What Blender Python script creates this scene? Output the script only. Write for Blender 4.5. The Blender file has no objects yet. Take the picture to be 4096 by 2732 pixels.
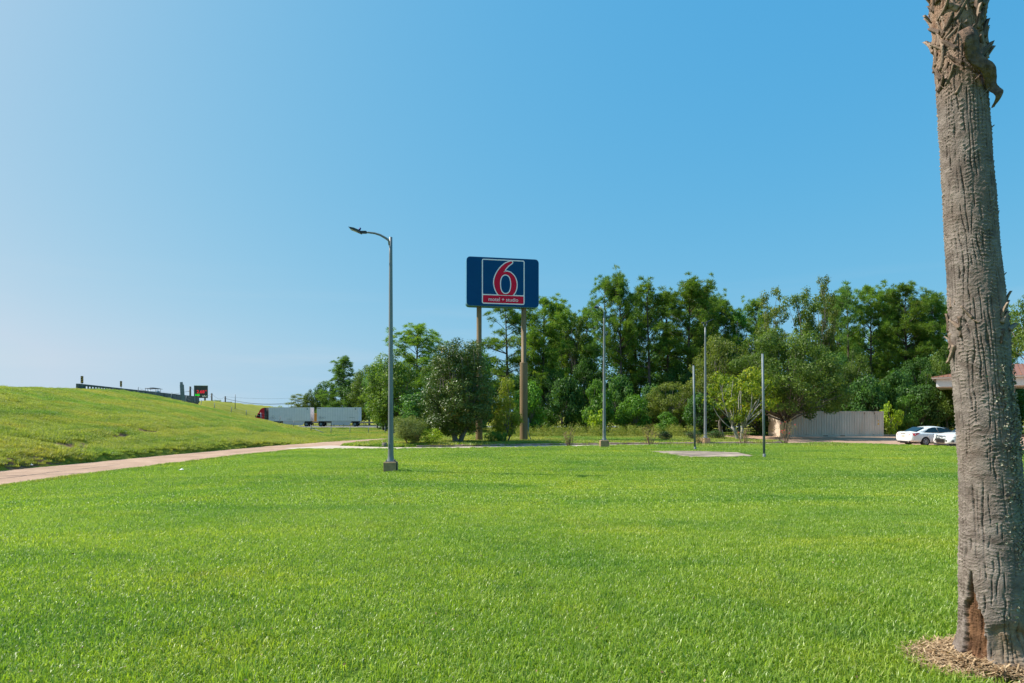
import bpy, bmesh, math, random
import numpy as np
from mathutils import Vector, Matrix, Euler
R = math.radians
rng = np.random.default_rng(7)
random.seed(7)

# ------------------------------------------------------------------ camera, world, sun
scene = bpy.context.scene
COL = scene.collection
FPX, HX, HY = 2500.0, 2048.0, 1645.0          # focal length in photo pixels, principal column, horizon row
EYE = 1.7
cam_d = bpy.data.cameras.new('camera')
cam = bpy.data.objects.new('camera', cam_d)
COL.objects.link(cam)
cam.location = (0, 0, EYE)
cam.rotation_euler = (R(90), 0, 0)
cam_d.sensor_width = 36
cam_d.lens = FPX / 4096 * 36
cam_d.shift_y = (HY - 1366) / 4096
cam_d.clip_start = 0.05
cam_d.clip_end = 9000
scene.camera = cam

SUN_EL, SUN_AZ = R(47), R(-80)                 # azimuth clockwise from +Y (the view direction)
world = bpy.data.worlds.new('World')
scene.world = world
world.use_nodes = True
wn, wl = world.node_tree.nodes, world.node_tree.links
wn.clear()
sky = wn.new('ShaderNodeTexSky')
sky.sky_type = 'NISHITA'
sky.sun_disc = False
sky.sun_elevation = SUN_EL
sky.sun_rotation = SUN_AZ
sky.altitude = 0
sky.air_density = 0.6
sky.dust_density = 2.0
sky.ozone_density = 1.0
EXPO = 0.45
# one even colour grade for the whole sky (per-channel gain and contrast), the way the camera's picture profile renders it
sep = wn.new('ShaderNodeSeparateColor')
comb = wn.new('ShaderNodeCombineColor')
tcw = wn.new('ShaderNodeTexCoord')
sxyz = wn.new('ShaderNodeSeparateXYZ'); cxyz = wn.new('ShaderNodeCombineXYZ')
lift = wn.new('ShaderNodeMath'); lift.operation = 'MAXIMUM'; lift.inputs[1].default_value = 0.075   # the hazy air near the horizon is even
wl.new(tcw.outputs['Generated'], sxyz.inputs[0])
wl.new(sxyz.outputs[0], cxyz.inputs[0]); wl.new(sxyz.outputs[1], cxyz.inputs[1]); wl.new(sxyz.outputs[2], lift.inputs[0]); wl.new(lift.outputs[0], cxyz.inputs[2])
wl.new(cxyz.outputs[0], sky.inputs[0])
wl.new(sky.outputs[0], sep.inputs[0])
SKY_STRENGTH = 0.1
for i, (g_, a_, top) in enumerate([(1.048, 0.110, 0.56), (0.372, 0.369, 0.78), (0.101, 0.677, 0.92)]):
    pw = wn.new('ShaderNodeMath'); pw.operation = 'POWER'; pw.inputs[1].default_value = g_
    ml = wn.new('ShaderNodeMath'); ml.operation = 'MULTIPLY'; ml.inputs[1].default_value = a_ / SKY_STRENGTH / 2 ** EXPO
    mn = wn.new('ShaderNodeMath'); mn.operation = 'MINIMUM'; mn.inputs[1].default_value = top / SKY_STRENGTH / 2 ** EXPO
    wl.new(sep.outputs[i], pw.inputs[0]); wl.new(pw.outputs[0], ml.inputs[0]); wl.new(ml.outputs[0], mn.inputs[0])
    wl.new(mn.outputs[0], comb.inputs[i])
bg = wn.new('ShaderNodeBackground')
bg.inputs['Strength'].default_value = SKY_STRENGTH
wo = wn.new('ShaderNodeOutputWorld')
# faint high cloud low over the horizon, all the way round
mpw = wn.new('ShaderNodeMapping'); mpw.inputs['Scale'].default_value = (2.2, 2.2, 26.0); mpw.inputs['Location'].default_value = (0.3, 0.1, 0.0)
nzw = wn.new('ShaderNodeTexNoise'); nzw.inputs['Scale'].default_value = 1.3; nzw.inputs['Detail'].default_value = 5
wl.new(tcw.outputs['Generated'], mpw.inputs[0]); wl.new(mpw.outputs[0], nzw.inputs['Vector'])
mrw = wn.new('ShaderNodeMapRange'); mrw.inputs['From Min'].default_value = 0.5; mrw.inputs['From Max'].default_value = 0.8; mrw.inputs['To Max'].default_value = 0.30
wl.new(nzw.outputs['Fac'], mrw.inputs['Value'])
mrz = wn.new('ShaderNodeMapRange'); mrz.inputs['From Min'].default_value = 0.22; mrz.inputs['From Max'].default_value = 0.06
wl.new(sxyz.outputs[2], mrz.inputs['Value'])
mwm = wn.new('ShaderNodeMath'); mwm.operation = 'MULTIPLY'
wl.new(mrw.outputs[0], mwm.inputs[0]); wl.new(mrz.outputs[0], mwm.inputs[1])
mxw = wn.new('ShaderNodeMixRGB')
cv = 1.0 / SKY_STRENGTH / 2 ** EXPO
mxw.inputs['Color2'].default_value = (0.66 * cv, 0.74 * cv, 0.80 * cv, 1)
wl.new(mwm.outputs[0], mxw.inputs['Fac']); wl.new(comb.outputs[0], mxw.inputs['Color1'])
wl.new(mxw.outputs[0], bg.inputs['Color'])
wl.new(bg.outputs[0], wo.inputs[0])

sun_d = bpy.data.lights.new('sun', 'SUN')
sun_d.energy = 5.0
sun_d.angle = R(0.53)
sun_d.color = (1.0, 0.95, 0.86)
sun = bpy.data.objects.new('sun', sun_d)
COL.objects.link(sun)
TO_SUN = Vector((math.sin(SUN_AZ) * math.cos(SUN_EL), math.cos(SUN_AZ) * math.cos(SUN_EL), math.sin(SUN_EL)))
sun.rotation_euler = TO_SUN.to_track_quat('Z', 'Y').to_euler()
sun.location = (-40, 10, 60)

scene.view_settings.view_transform = 'Standard'
scene.view_settings.look = 'None'
scene.view_settings.exposure = EXPO
scene.view_settings.gamma = 1.0
scene.render.engine = 'CYCLES'
scene.cycles.max_bounces = 8
scene.cycles.transparent_max_bounces = 8
scene.cycles.caustics_reflective = False
scene.cycles.caustics_refractive = False

# ------------------------------------------------------------------ helpers
def at(px, py, Y):
    """point at depth Y seen at photo pixel (px, py)"""
    return Vector(((px - HX) / FPX * Y, Y, EYE - (py - HY) / FPX * Y))
def ax(px, Y):
    return (px - HX) / FPX * Y

def tag(o, label=None, cat=None, group=None, kind=None):
    if label: o['label'] = label
    if cat: o['category'] = cat
    if group: o['group'] = group
    if kind: o['kind'] = kind
    return o
def thing(name, label, cat, loc=(0, 0, 0), rz=0.0, group=None):
    o = bpy.data.objects.new(name, None)
    COL.objects.link(o)
    o.location = loc
    o.rotation_euler = (0, 0, rz)
    o.empty_display_size = 0.2
    return tag(o, label, cat, group)
def add(name, me, parent=None, loc=(0, 0, 0), rot=(0, 0, 0), scale=(1, 1, 1)):
    o = bpy.data.objects.new(name, me)
    COL.objects.link(o)
    o.parent = parent
    o.location = loc
    o.rotation_euler = rot
    o.scale = scale
    return o
def copy_tree(o, parent=None):
    c = o.copy()
    COL.objects.link(c)
    c.parent = parent
    for ch in o.children:
        copy_tree(ch, c)
    return c

class MB:
    """collects shapes for ONE mesh"""
    def __init__(s):
        s.v, s.f, s.sm, s.mi = [], [], [], []
    def geo(s, vs, fs, smooth=False, mi=0):
        n = len(s.v)
        s.v += [tuple(v) for v in vs]
        s.f += [tuple(i + n for i in f) for f in fs]
        s.sm += [smooth] * len(fs)
        s.mi += [mi] * len(fs)
        return s
    def box(s, c, d, rot=None, bev=0.0, mi=0):
        bm = bmesh.new()
        bmesh.ops.create_cube(bm, size=1.0)
        bmesh.ops.scale(bm, vec=d, verts=bm.verts)
        if bev > 0:
            bmesh.ops.bevel(bm, geom=bm.edges[:], offset=bev, segments=2, affect='EDGES', profile=0.6)
        m = Matrix.Translation(c)
        if rot is not None:
            m = m @ Euler(rot).to_matrix().to_4x4()
        bm.verts.index_update()
        s.geo([m @ v.co for v in bm.verts], [[v.index for v in f.verts] for f in bm.faces], False, mi)
        bm.free()
        return s
    def tube(s, pts, radii, n=10, cap=True, smooth=True, mi=0):
        pts = [Vector(p) for p in pts]
        if not hasattr(radii, '__len__'): radii = [radii] * len(pts)
        vs, fs = [], []
        ref = None
        for i, p in enumerate(pts):
            t = (pts[min(i + 1, len(pts) - 1)] - pts[max(i - 1, 0)])
            if t.length < 1e-9: t = Vector((0, 0, 1))
            t.normalize()
            if ref is None:
                ref = Vector((1, 0, 0)) if abs(t.x) < 0.9 else Vector((0, 1, 0))
            a = (ref - t * ref.dot(t))
            if a.length < 1e-6:
                a = t.orthogonal()
            a.normalize()
            b = t.cross(a)
            ref = a
            for k in range(n):
                an = 2 * math.pi * k / n
                vs.append(p + (a * math.cos(an) + b * math.sin(an)) * radii[i])
        for i in range(len(pts) - 1):
            for k in range(n):
                fs.append((i * n + k, i * n + (k + 1) % n, (i + 1) * n + (k + 1) % n, (i + 1) * n + k))
        s.geo(vs, fs, smooth, mi)
        if cap:
            m = len(s.v) - len(vs)
            s.f += [tuple(m + k for k in reversed(range(n))), tuple(m + (len(pts) - 1) * n + k for k in range(n))]
            s.sm += [False, False]
            s.mi += [mi, mi]
        return s
    def lathe(s, prof, n=24, axis='Z', c=(0, 0, 0), smooth=True, mi=0):
        vs, fs = [], []
        for (r, h) in prof:
            for k in range(n):
                a = 2 * math.pi * k / n
                p = (r * math.cos(a), r * math.sin(a), h)
                if axis == 'Y': p = (p[0], p[2], p[1])
                if axis == 'X': p = (p[2], p[0], p[1])
                vs.append((p[0] + c[0], p[1] + c[1], p[2] + c[2]))
        for i in range(len(prof) - 1):
            for k in range(n):
                fs.append((i * n + k, i * n + (k + 1) % n, (i + 1) * n + (k + 1) % n, (i + 1) * n + k))
        return s.geo(vs, fs, smooth, mi)
    def slab(s, poly, y0, y1, mi=0):
        """polygon in x,z extruded from y0 (front) to y1"""
        n = len(poly)
        vs = [(p[0], y0, p[1]) for p in poly] + [(p[0], y1, p[1]) for p in poly]
        fs = [tuple(range(n)), tuple(range(2 * n - 1, n - 1, -1))]
        fs += [(i, i + n, (i + 1) % n + n, (i + 1) % n) for i in range(n)]
        return s.geo(vs, fs, False, mi)
    def mesh(s, name, mats):
        me = bpy.data.meshes.new(name)
        me.from_pydata(s.v, [], s.f)
        me.polygons.foreach_set('use_smooth', s.sm)
        me.polygons.foreach_set('material_index', s.mi)
        if not isinstance(mats, (list, tuple)): mats = [mats]
        for m in mats: me.materials.append(m)
        bm = bmesh.new()
        bm.from_mesh(me)
        bmesh.ops.recalc_face_normals(bm, faces=bm.faces)
        bm.to_mesh(me)
        bm.free()
        me.update()
        return me
    def build(s, name, mats, parent=None, loc=(0, 0, 0), rot=(0, 0, 0)):
        return add(name, s.mesh(name, mats), parent, loc, rot)

def np_mesh(name, V, F, mats, attrs=None, smooth=False):
    """fast mesh of triangles or quads from numpy arrays"""
    me = bpy.data.meshes.new(name)
    V = np.asarray(V, dtype=np.float32)
    F = np.asarray(F, dtype=np.int32)
    k = F.shape[1]
    me.vertices.add(len(V))
    me.vertices.foreach_set('co', V.ravel())
    me.loops.add(F.size)
    me.loops.foreach_set('vertex_index', F.ravel())
    me.polygons.add(len(F))
    me.polygons.foreach_set('loop_start', np.arange(len(F), dtype=np.int32) * k)
    if smooth:
        me.polygons.foreach_set('use_smooth', np.ones(len(F), dtype=bool))
    for an, arr in (attrs or {}).items():
        a = me.attributes.new(an, 'FLOAT', 'POINT')
        a.data.foreach_set('value', np.asarray(arr, dtype=np.float32))
    if not isinstance(mats, (list, tuple)): mats = [mats]
    for m in mats: me.materials.append(m)
    me.update(calc_edges=True)
    me.validate()
    return me

# smooth value noise
_perm = np.random.default_rng(3).random((256, 256))
def vnoise(x, y):
    x = np.asarray(x, float); y = np.asarray(y, float)
    xi = np.floor(x).astype(int); yi = np.floor(y).astype(int)
    u = x - xi; v = y - yi
    u = u * u * (3 - 2 * u); v = v * v * (3 - 2 * v)
    g = lambda a, b: _perm[a % 256, b % 256]
    return (g(xi, yi) * (1 - u) + g(xi + 1, yi) * u) * (1 - v) + (g(xi, yi + 1) * (1 - u) + g(xi + 1, yi + 1) * u) * v
def fbm(x, y, o=4):
    t, a, s = 0, 0.5, 0
    for i in range(o):
        t = t + a * vnoise(x * 2 ** i + 17.3 * i, y * 2 ** i + 5.1 * i); s += a; a *= 0.5
    return t / s
def sstep(a, b, x):
    t = np.clip((np.asarray(x, float) - a) / (b - a), 0, 1)
    return t * t * (3 - 2 * t)

# ------------------------------------------------------------------ materials
def new_mat(name):
    m = bpy.data.materials.new(name)
    m.use_nodes = True
    return m, m.node_tree.nodes, m.node_tree.links, m.node_tree.nodes['Principled BSDF']
def mat(name, col, rough=0.6, metal=0.0, var=0.12, scale=6.0, bump=0.0, bscale=40.0, spec=0.5, coat=0.0, col2=None, stretch=None):
    """plain surface with mottled colour and fine relief"""
    m, n, l, b = new_mat(name)
    b.inputs['Roughness'].default_value = rough
    b.inputs['Metallic'].default_value = metal
    b.inputs['Specular IOR Level'].default_value = spec
    b.inputs['Coat Weight'].default_value = coat
    tc = n.new('ShaderNodeTexCoord')
    src = tc.outputs['Object']
    if stretch:
        mp = n.new('ShaderNodeMapping')
        mp.inputs['Scale'].default_value = stretch
        l.new(src, mp.inputs[0])
        src = mp.outputs[0]
    no = n.new('ShaderNodeTexNoise')
    no.inputs['Scale'].default_value = scale
    no.inputs['Detail'].default_value = 6
    no.inputs['Roughness'].default_value = 0.6
    l.new(src, no.inputs['Vector'])
    ra = n.new('ShaderNodeValToRGB')
    c1 = [c * (1 - var) for c in col]
    c2 = list(col2) if col2 else [min(1, c * (1 + var)) for c in col]
    ra.color_ramp.elements[0].position = 0.3
    ra.color_ramp.elements[1].position = 0.7
    ra.color_ramp.elements[0].color = (*c1, 1)
    ra.color_ramp.elements[1].color = (*c2, 1)
    l.new(no.outputs['Fac'], ra.inputs[0])
    l.new(ra.outputs[0], b.inputs['Base Color'])
    if bump > 0:
        nb = n.new('ShaderNodeTexNoise')
        nb.inputs['Scale'].default_value = bscale
        nb.inputs['Detail'].default_value = 5
        l.new(src, nb.inputs['Vector'])
        bp = n.new('ShaderNodeBump')
        bp.inputs['Strength'].default_value = bump
        bp.inputs['Distance'].default_value = 0.02
        l.new(nb.outputs['Fac'], bp.inputs['Height'])
        l.new(bp.outputs[0], b.inputs['Normal'])
    return m
def leaf_mat(name, c1, c2, rough=0.55, trans=0.35, spec=0.2, c3=None):
    """leaf: colour by the leaf's own random number, a little per tree, light through the blade"""
    m, n, l, b = new_mat(name)
    at_ = n.new('ShaderNodeAttribute')
    at_.attribute_name = 'rnd'
    ra = n.new('ShaderNodeValToRGB')
    ra.color_ramp.elements[0].color = (*c1, 1)
    ra.color_ramp.elements[1].color = (*c2, 1)
    ra.color_ramp.elements[0].position = 0.1
    ra.color_ramp.elements[1].position = 0.85
    if c3:
        e = ra.color_ramp.elements.new(0.97)
        e.color = (*c3, 1)
    oi = n.new('ShaderNodeObjectInfo')
    hs = n.new('ShaderNodeHueSaturation')
    mr = n.new('ShaderNodeMapRange')
    mr.inputs['To Min'].default_value = 0.8
    mr.inputs['To Max'].default_value = 1.2
    l.new(oi.outputs['Random'], mr.inputs['Value'])
    l.new(mr.outputs[0], hs.inputs['Value'])
    l.new(at_.outputs['Fac'], ra.inputs[0])
    l.new(ra.outputs[0], hs.inputs['Color'])
    l.new(hs.outputs[0], b.inputs['Base Color'])
    b.inputs['Roughness'].default_value = rough
    b.inputs['Specular IOR Level'].default_value = spec
    tr = n.new('ShaderNodeBsdfTranslucent')
    tcol = n.new('ShaderNodeMixRGB')
    tcol.blend_type = 'MULTIPLY'
    tcol.inputs['Fac'].default_value = 1
    tcol.inputs['Color2'].default_value = (1.5, 1.6, 0.6, 1)
    l.new(hs.outputs[0], tcol.inputs['Color1'])
    l.new(tcol.outputs[0], tr.inputs['Color'])
    mx = n.new('ShaderNodeMixShader')
    mx.inputs['Fac'].default_value = trans
    l.new(b.outputs[0], mx.inputs[1])
    l.new(tr.outputs[0], mx.inputs[2])
    l.new(mx.outputs[0], n['Material Output'].inputs['Surface'])
    return m
def grass_mat(name, stops, patch, trans=0.42, rough=0.5):
    """grass blade: colour by blade and by large patches of the ground (world position)"""
    m, n, l, b = new_mat(name)
    at_ = n.new('ShaderNodeAttribute')
    at_.attribute_name = 'rnd'
    ra = n.new('ShaderNodeValToRGB')
    els = ra.color_ramp.elements
    els[0].position, els[0].color = stops[0][0], (*stops[0][1], 1)
    els[1].position, els[1].color = stops[-1][0], (*stops[-1][1], 1)
    for p, c in stops[1:-1]:
        e = els.new(p)
        e.color = (*c, 1)
    g = n.new('ShaderNodeNewGeometry')
    l.new(at_.outputs['Fac'], ra.inputs[0])
    col = ra.outputs[0]
    for (sc, lo, hi, tint, *st) in patch:
        no = n.new('ShaderNodeTexNoise')
        no.inputs['Scale'].default_value = sc
        no.inputs['Detail'].default_value = 3
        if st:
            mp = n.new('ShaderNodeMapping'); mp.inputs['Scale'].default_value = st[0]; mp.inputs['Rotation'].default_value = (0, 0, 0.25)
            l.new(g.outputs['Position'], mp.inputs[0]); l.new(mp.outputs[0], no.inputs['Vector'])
        else:
            l.new(g.outputs['Position'], no.inputs['Vector'])
        mr = n.new('ShaderNodeMapRange')
        mr.inputs['From Min'].default_value = lo
        mr.inputs['From Max'].default_value = hi
        l.new(no.outputs['Fac'], mr.inputs['Value'])
        mx = n.new('ShaderNodeMixRGB')
        mx.blend_type = 'MULTIPLY'
        mx.inputs['Color2'].default_value = (*tint, 1)
        l.new(mr.outputs[0], mx.inputs['Fac'])
        l.new(col, mx.inputs['Color1'])
        col = mx.outputs[0]
    l.new(col, b.inputs['Base Color'])
    b.inputs['Roughness'].default_value = rough
    b.inputs['Specular IOR Level'].default_value = 0.5
    tr = n.new('ShaderNodeBsdfTranslucent')
    tcol = n.new('ShaderNodeMixRGB')
    tcol.blend_type = 'MULTIPLY'
    tcol.inputs['Fac'].default_value = 1
    tcol.inputs['Color2'].default_value = (1.4, 1.5, 0.6, 1)
    l.new(col, tcol.inputs['Color1'])
    l.new(tcol.outputs[0], tr.inputs['Color'])
    mx = n.new('ShaderNodeMixShader')
    mx.inputs['Fac'].default_value = trans
    l.new(b.outputs[0], mx.inputs[1])
    l.new(tr.outputs[0], mx.inputs[2])
    l.new(mx.outputs[0], n['Material Output'].inputs['Surface'])
    return m

M = {}
M['concrete'] = mat('concrete', (0.42, 0.37, 0.31), 0.9, var=0.22, scale=3, bump=0.3, bscale=60)
M['pad'] = mat('old_concrete', (0.24, 0.18, 0.14), 0.9, var=0.45, scale=0.9, bump=0.3, col2=(0.48, 0.37, 0.285))
M['lampbase'] = mat('stained_concrete', (0.36, 0.235, 0.125), 0.9, var=0.3, scale=5, bump=0.5, bscale=30)
M['bridge'] = mat('weathered_concrete', (0.10, 0.10, 0.10), 0.95, var=0.6, scale=0.7, bump=0.4, col2=(0.24, 0.23, 0.22), stretch=(1, 1, 0.25))
M['kerb'] = mat('reddish_kerb_concrete', (0.33, 0.2, 0.15), 0.9, var=0.4, scale=2.5, bump=0.5, col2=(0.5, 0.34, 0.27))
M['asphalt_tan'] = mat('tan_chip_seal', (0.42, 0.255, 0.165), 0.95, var=0.18, scale=0.8, bump=0.6, bscale=120, col2=(0.50, 0.325, 0.225))
M['drive'] = mat('pale_drive_concrete', (0.52, 0.42, 0.34), 0.9, var=0.15, scale=0.7, bump=0.3, bscale=60)
M['highway'] = mat('grey_highway', (0.20, 0.20, 0.20), 0.9, var=0.2, scale=0.3)
M['crack'] = mat('crack_filler', (0.07, 0.05, 0.045), 0.9, var=0.3)
M['galv'] = mat('galvanised_steel', (0.21, 0.225, 0.23), 0.5, metal=0.2, var=0.2, scale=1.5, stretch=(2, 2, 0.4))
M['galv_dark'] = mat('dark_steel', (0.05, 0.055, 0.06), 0.5, metal=0.3, var=0.2)
M['pole_grey'] = mat('blue_grey_paint', (0.13, 0.165, 0.185), 0.5, var=0.25, scale=3, stretch=(3, 3, 0.5), col2=(0.22, 0.25, 0.26))
M['black'] = mat('black_plastic', (0.015, 0.015, 0.016), 0.5, var=0.2)
M['bluecap'] = mat('blue_photocell', (0.02, 0.06, 0.3), 0.4, var=0.1)
M['lens'] = mat('lamp_lens', (0.25, 0.27, 0.28), 0.2, var=0.05)
M['signpost'] = mat('bronze_painted_steel', (0.225, 0.15, 0.08), 0.6, var=0.18, spec=0.2, scale=2, stretch=(1, 1, 0.3))
M['sign_blue'] = mat('sign_blue_face', (0.0, 0.062, 0.185), 0.5, var=0.06, scale=0.8, spec=0.15)
M['sign_side'] = mat('sign_cabinet_side', (0.09, 0.27, 0.42), 0.4, var=0.05)
M['sign_red'] = mat('sign_red_face', (0.72, 0.010, 0.045), 0.5, var=0.04, spec=0.15)
M['sign_white'] = mat('sign_white_face', (0.95, 0.87, 0.89), 0.5, var=0.02, spec=0.2)
M['white_paint'] = mat('white_paint', (0.78, 0.77, 0.74), 0.5, var=0.06)
M['car_white'] = mat('car_white', (0.80, 0.80, 0.78), 0.28, var=0.01, coat=0.6)
M['glass'] = mat('dark_glass', (0.012, 0.02, 0.022), 0.06, var=0.1, spec=0.8)
M['tyre'] = mat('tyre_rubber', (0.016, 0.016, 0.016), 0.85, var=0.2)
M['rim'] = mat('alloy_rim', (0.5, 0.5, 0.5), 0.3, metal=0.8, var=0.05)
M['chrome'] = mat('chrome', (0.6, 0.6, 0.6), 0.12, metal=1.0, var=0.02)
M['tail_red'] = mat('tail_lamp', (0.35, 0.008, 0.02), 0.15, var=0.1, spec=0.7)
M['lamp_clear'] = mat('clear_lamp', (0.75, 0.75, 0.72), 0.12, var=0.05, spec=0.8)
M['plate'] = mat('licence_plate', (0.5, 0.47, 0.4), 0.5, var=0.1)
M['truck_red'] = mat('truck_red', (0.66, 0.008, 0.025), 0.35, var=0.05, coat=0.3)
M['trailer'] = mat('trailer_white', (0.80, 0.735, 0.755), 0.5, var=0.07, scale=1.2, spec=0.3)
M['trailer_skirt'] = mat('trailer_skirt', (0.62, 0.58, 0.60), 0.5, var=0.08, spec=0.3)
M['line_grey'] = mat('thin_grey_marking', (0.16, 0.2, 0.22), 0.6, var=0.05)
M['orange'] = mat('orange_truck_paint', (0.65, 0.25, 0.03), 0.4, var=0.08)
M['container'] = mat('container_grey_white', (0.65, 0.525, 0.41), 0.6, var=0.12, scale=1.2, stretch=(1, 1, 0.35), col2=(0.73, 0.61, 0.49), spec=0.2)
M['rust'] = mat('rusty_steel', (0.16, 0.07, 0.03), 0.9, var=0.5, scale=4)
M['yellow'] = mat('warning_yellow', (0.7, 0.38, 0.02), 0.5, var=0.05)
M['roof'] = mat('brown_metal_roof', (0.33, 0.14, 0.075), 0.45, metal=0.2, var=0.12, scale=1.2)
M['fascia'] = mat('white_fascia', (0.78, 0.74, 0.72), 0.7, var=0.04)
M['stucco'] = mat('beige_stucco', (0.50, 0.42, 0.38), 0.9, var=0.08, bump=0.2)
M['wood_pole'] = mat('creosoted_pole', (0.10, 0.085, 0.075), 0.9, var=0.3, stretch=(4, 4, 0.3))
M['wire'] = mat('wire', (0.04, 0.04, 0.045), 0.6, var=0.1)
M['bark_pine'] = mat('pine_bark', (0.10, 0.075, 0.06), 0.95, var=0.4, scale=3, bump=0.8, bscale=10, stretch=(2, 2, 0.4))
M['bark_grey'] = mat('grey_bark', (0.17, 0.15, 0.125), 0.95, var=0.35, scale=2, bump=0.8, bscale=9, stretch=(2, 2, 0.5))
M['bark_pale'] = mat('pale_bark', (0.34, 0.31, 0.27), 0.95, var=0.3, scale=2, bump=0.6, bscale=9, stretch=(2, 2, 0.5))
M['twig'] = mat('dry_twig', (0.22, 0.14, 0.09), 0.95, var=0.3)
M['led_red'] = None

M['leaf_pine'] = leaf_mat('pine_needles', (0.073, 0.146, 0.026), (0.220, 0.330, 0.049), 0.5, 0.38, c3=(0.322, 0.264, 0.059))
M['leaf_pine_b'] = leaf_mat('pine_needles_blue', (0.066, 0.139, 0.038), (0.182, 0.293, 0.067), 0.5, 0.38)
M['leaf_oak'] = leaf_mat('oak_leaves', (0.066, 0.118, 0.024), (0.187, 0.265, 0.049), 0.45, 0.38)
M['leaf_olive'] = leaf_mat('olive_oak_leaves', (0.083, 0.115, 0.022), (0.211, 0.248, 0.049), 0.45, 0.38)
M['leaf_dark'] = leaf_mat('dark_leaves', (0.040, 0.095, 0.024), (0.109, 0.222, 0.047), 0.45, 0.38)
M['leaf_bright'] = leaf_mat('bright_green_leaves', (0.065, 0.150, 0.022), (0.156, 0.300, 0.041), 0.45, 0.35)
M['leaf_lime'] = leaf_mat('lime_leaves', (0.165, 0.265, 0.026), (0.403, 0.495, 0.041), 0.45, 0.4, c3=(0.622, 0.531, 0.041))
M['leaf_yellow'] = leaf_mat('yellow_green_leaves', (0.110, 0.195, 0.021), (0.348, 0.389, 0.028), 0.45, 0.4, c3=(0.659, 0.495, 0.028))
M['leaf_magnolia'] = leaf_mat('magnolia_leaves', (0.033, 0.071, 0.011), (0.128, 0.185, 0.020), 0.42, 0.12, spec=0.4, c3=(0.275, 0.177, 0.028))
M['leaf_grey'] = leaf_mat('grey_green_foliage', (0.156, 0.204, 0.056), (0.348, 0.389, 0.120), 0.6, 0.3)
M['leaf_fern'] = leaf_mat('feathery_olive', (0.128, 0.177, 0.020), (0.329, 0.354, 0.041), 0.5, 0.35)
M['leaf_weed'] = leaf_mat('weed_leaves', (0.156, 0.212, 0.035), (0.366, 0.371, 0.084), 0.6, 0.3, c3=(0.476, 0.336, 0.112))
M['leaf_hedge'] = leaf_mat('hedge_leaves', (0.026, 0.062, 0.018), (0.073, 0.142, 0.037), 0.45, 0.15)
M['leaf_rose'] = leaf_mat('rose_leaves', (0.183, 0.177, 0.041), (0.366, 0.300, 0.084), 0.6, 0.3)
M['petal'] = mat('rose_petal', (0.55, 0.03, 0.05), 0.6, var=0.2)

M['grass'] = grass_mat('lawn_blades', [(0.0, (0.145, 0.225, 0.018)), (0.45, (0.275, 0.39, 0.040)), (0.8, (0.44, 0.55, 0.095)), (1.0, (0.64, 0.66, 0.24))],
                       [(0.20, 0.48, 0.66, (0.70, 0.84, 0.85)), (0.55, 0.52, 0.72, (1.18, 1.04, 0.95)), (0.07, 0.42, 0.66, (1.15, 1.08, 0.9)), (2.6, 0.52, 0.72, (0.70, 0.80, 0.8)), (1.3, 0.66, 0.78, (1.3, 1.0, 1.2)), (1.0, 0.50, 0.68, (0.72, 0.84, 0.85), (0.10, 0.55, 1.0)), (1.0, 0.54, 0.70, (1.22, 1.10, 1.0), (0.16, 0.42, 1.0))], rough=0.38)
M['grass_bank'] = grass_mat('bank_blades', [(0.0, (0.235, 0.255, 0.04)), (0.5, (0.405, 0.41, 0.082)), (0.85, (0.50, 0.48, 0.13)), (1.0, (0.62, 0.54, 0.24))],
                            [(0.10, 0.45, 0.62, (0.60, 0.88, 0.7)), (0.35, 0.5, 0.72, (1.16, 1.0, 0.95)), (1.1, 0.52, 0.72, (0.70, 0.78, 0.75)), (1.0, 0.5, 0.68, (0.68, 0.80, 0.75), (0.55, 0.10, 0.8))])

# ------------------------------------------------------------------ terrain
P0 = np.array([-52.0, 75.0])                     # near end of the bridge parapet
U = np.array([-0.2747, 0.9615]); NR = np.array([0.9615, 0.2747])
CREST = 4.12
ROADC = np.array([(-22.0, -10), (-21.5, 5), (-20.6, 15), (-19.8, 24), (-18.1, 35), (-15.6, 45), (-13.0, 54), (-11.8, 58.5)])
ROADW = np.array([5.8, 5.8, 5.7, 5.4, 4.7, 5.0, 3.2, 1.0])
EDGE = [(-13.5, 41.2), (-10.5, 40.4), (-6.6, 40.4), (-2, 41.2), (2.2, 42.4), (6.9, 43.5), (13.4, 45.3), (19, 46.3), (22, 46.9), (24.3, 46.9), (26.5, 45.3), (28, 43.8), (29.5, 41.6), (31.5, 38.6), (40, 37), (75, 36)]
BACK = [(75, 68), (22, 68), (21.4, 60), (22.2, 51), (21.7, 50.2), (14.4, 48.9), (7.5, 47.9), (-0.5, 46.2), (-6.8, 44.3), (-8.6, 44.3), (-13.5, 46.6)]
KERB = [(-6.8, 44.3), (-0.5, 46.2), (7.5, 47.9), (14.4, 48.9), (21.7, 50.2)]
DRIVE = np.array(EDGE + BACK)
def poly_dist(X, Y, P):
    """signed distance to a polygon, negative inside"""
    X = np.asarray(X, float); Y = np.asarray(Y, float)
    best = np.full(X.shape, 1e9); ins = np.zeros(X.shape, bool)
    n = len(P)
    for i in range(n):
        ax_, ay = P[i]; bx, by = P[(i + 1) % n]
        dx, dy = bx - ax_, by - ay
        t = np.clip(((X - ax_) * dx + (Y - ay) * dy) / (dx * dx + dy * dy), 0, 1)
        best = np.minimum(best, np.hypot(X - ax_ - t * dx, Y - ay - t * dy))
        c = ((ay > Y) != (by > Y))
        with np.errstate(divide='ignore', invalid='ignore'):
            xi = (bx - ax_) * (Y - ay) / (by - ay if by != ay else 1e-9) + ax_
        ins ^= c & (X < xi)
    return np.where(ins, -best, best)
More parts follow.
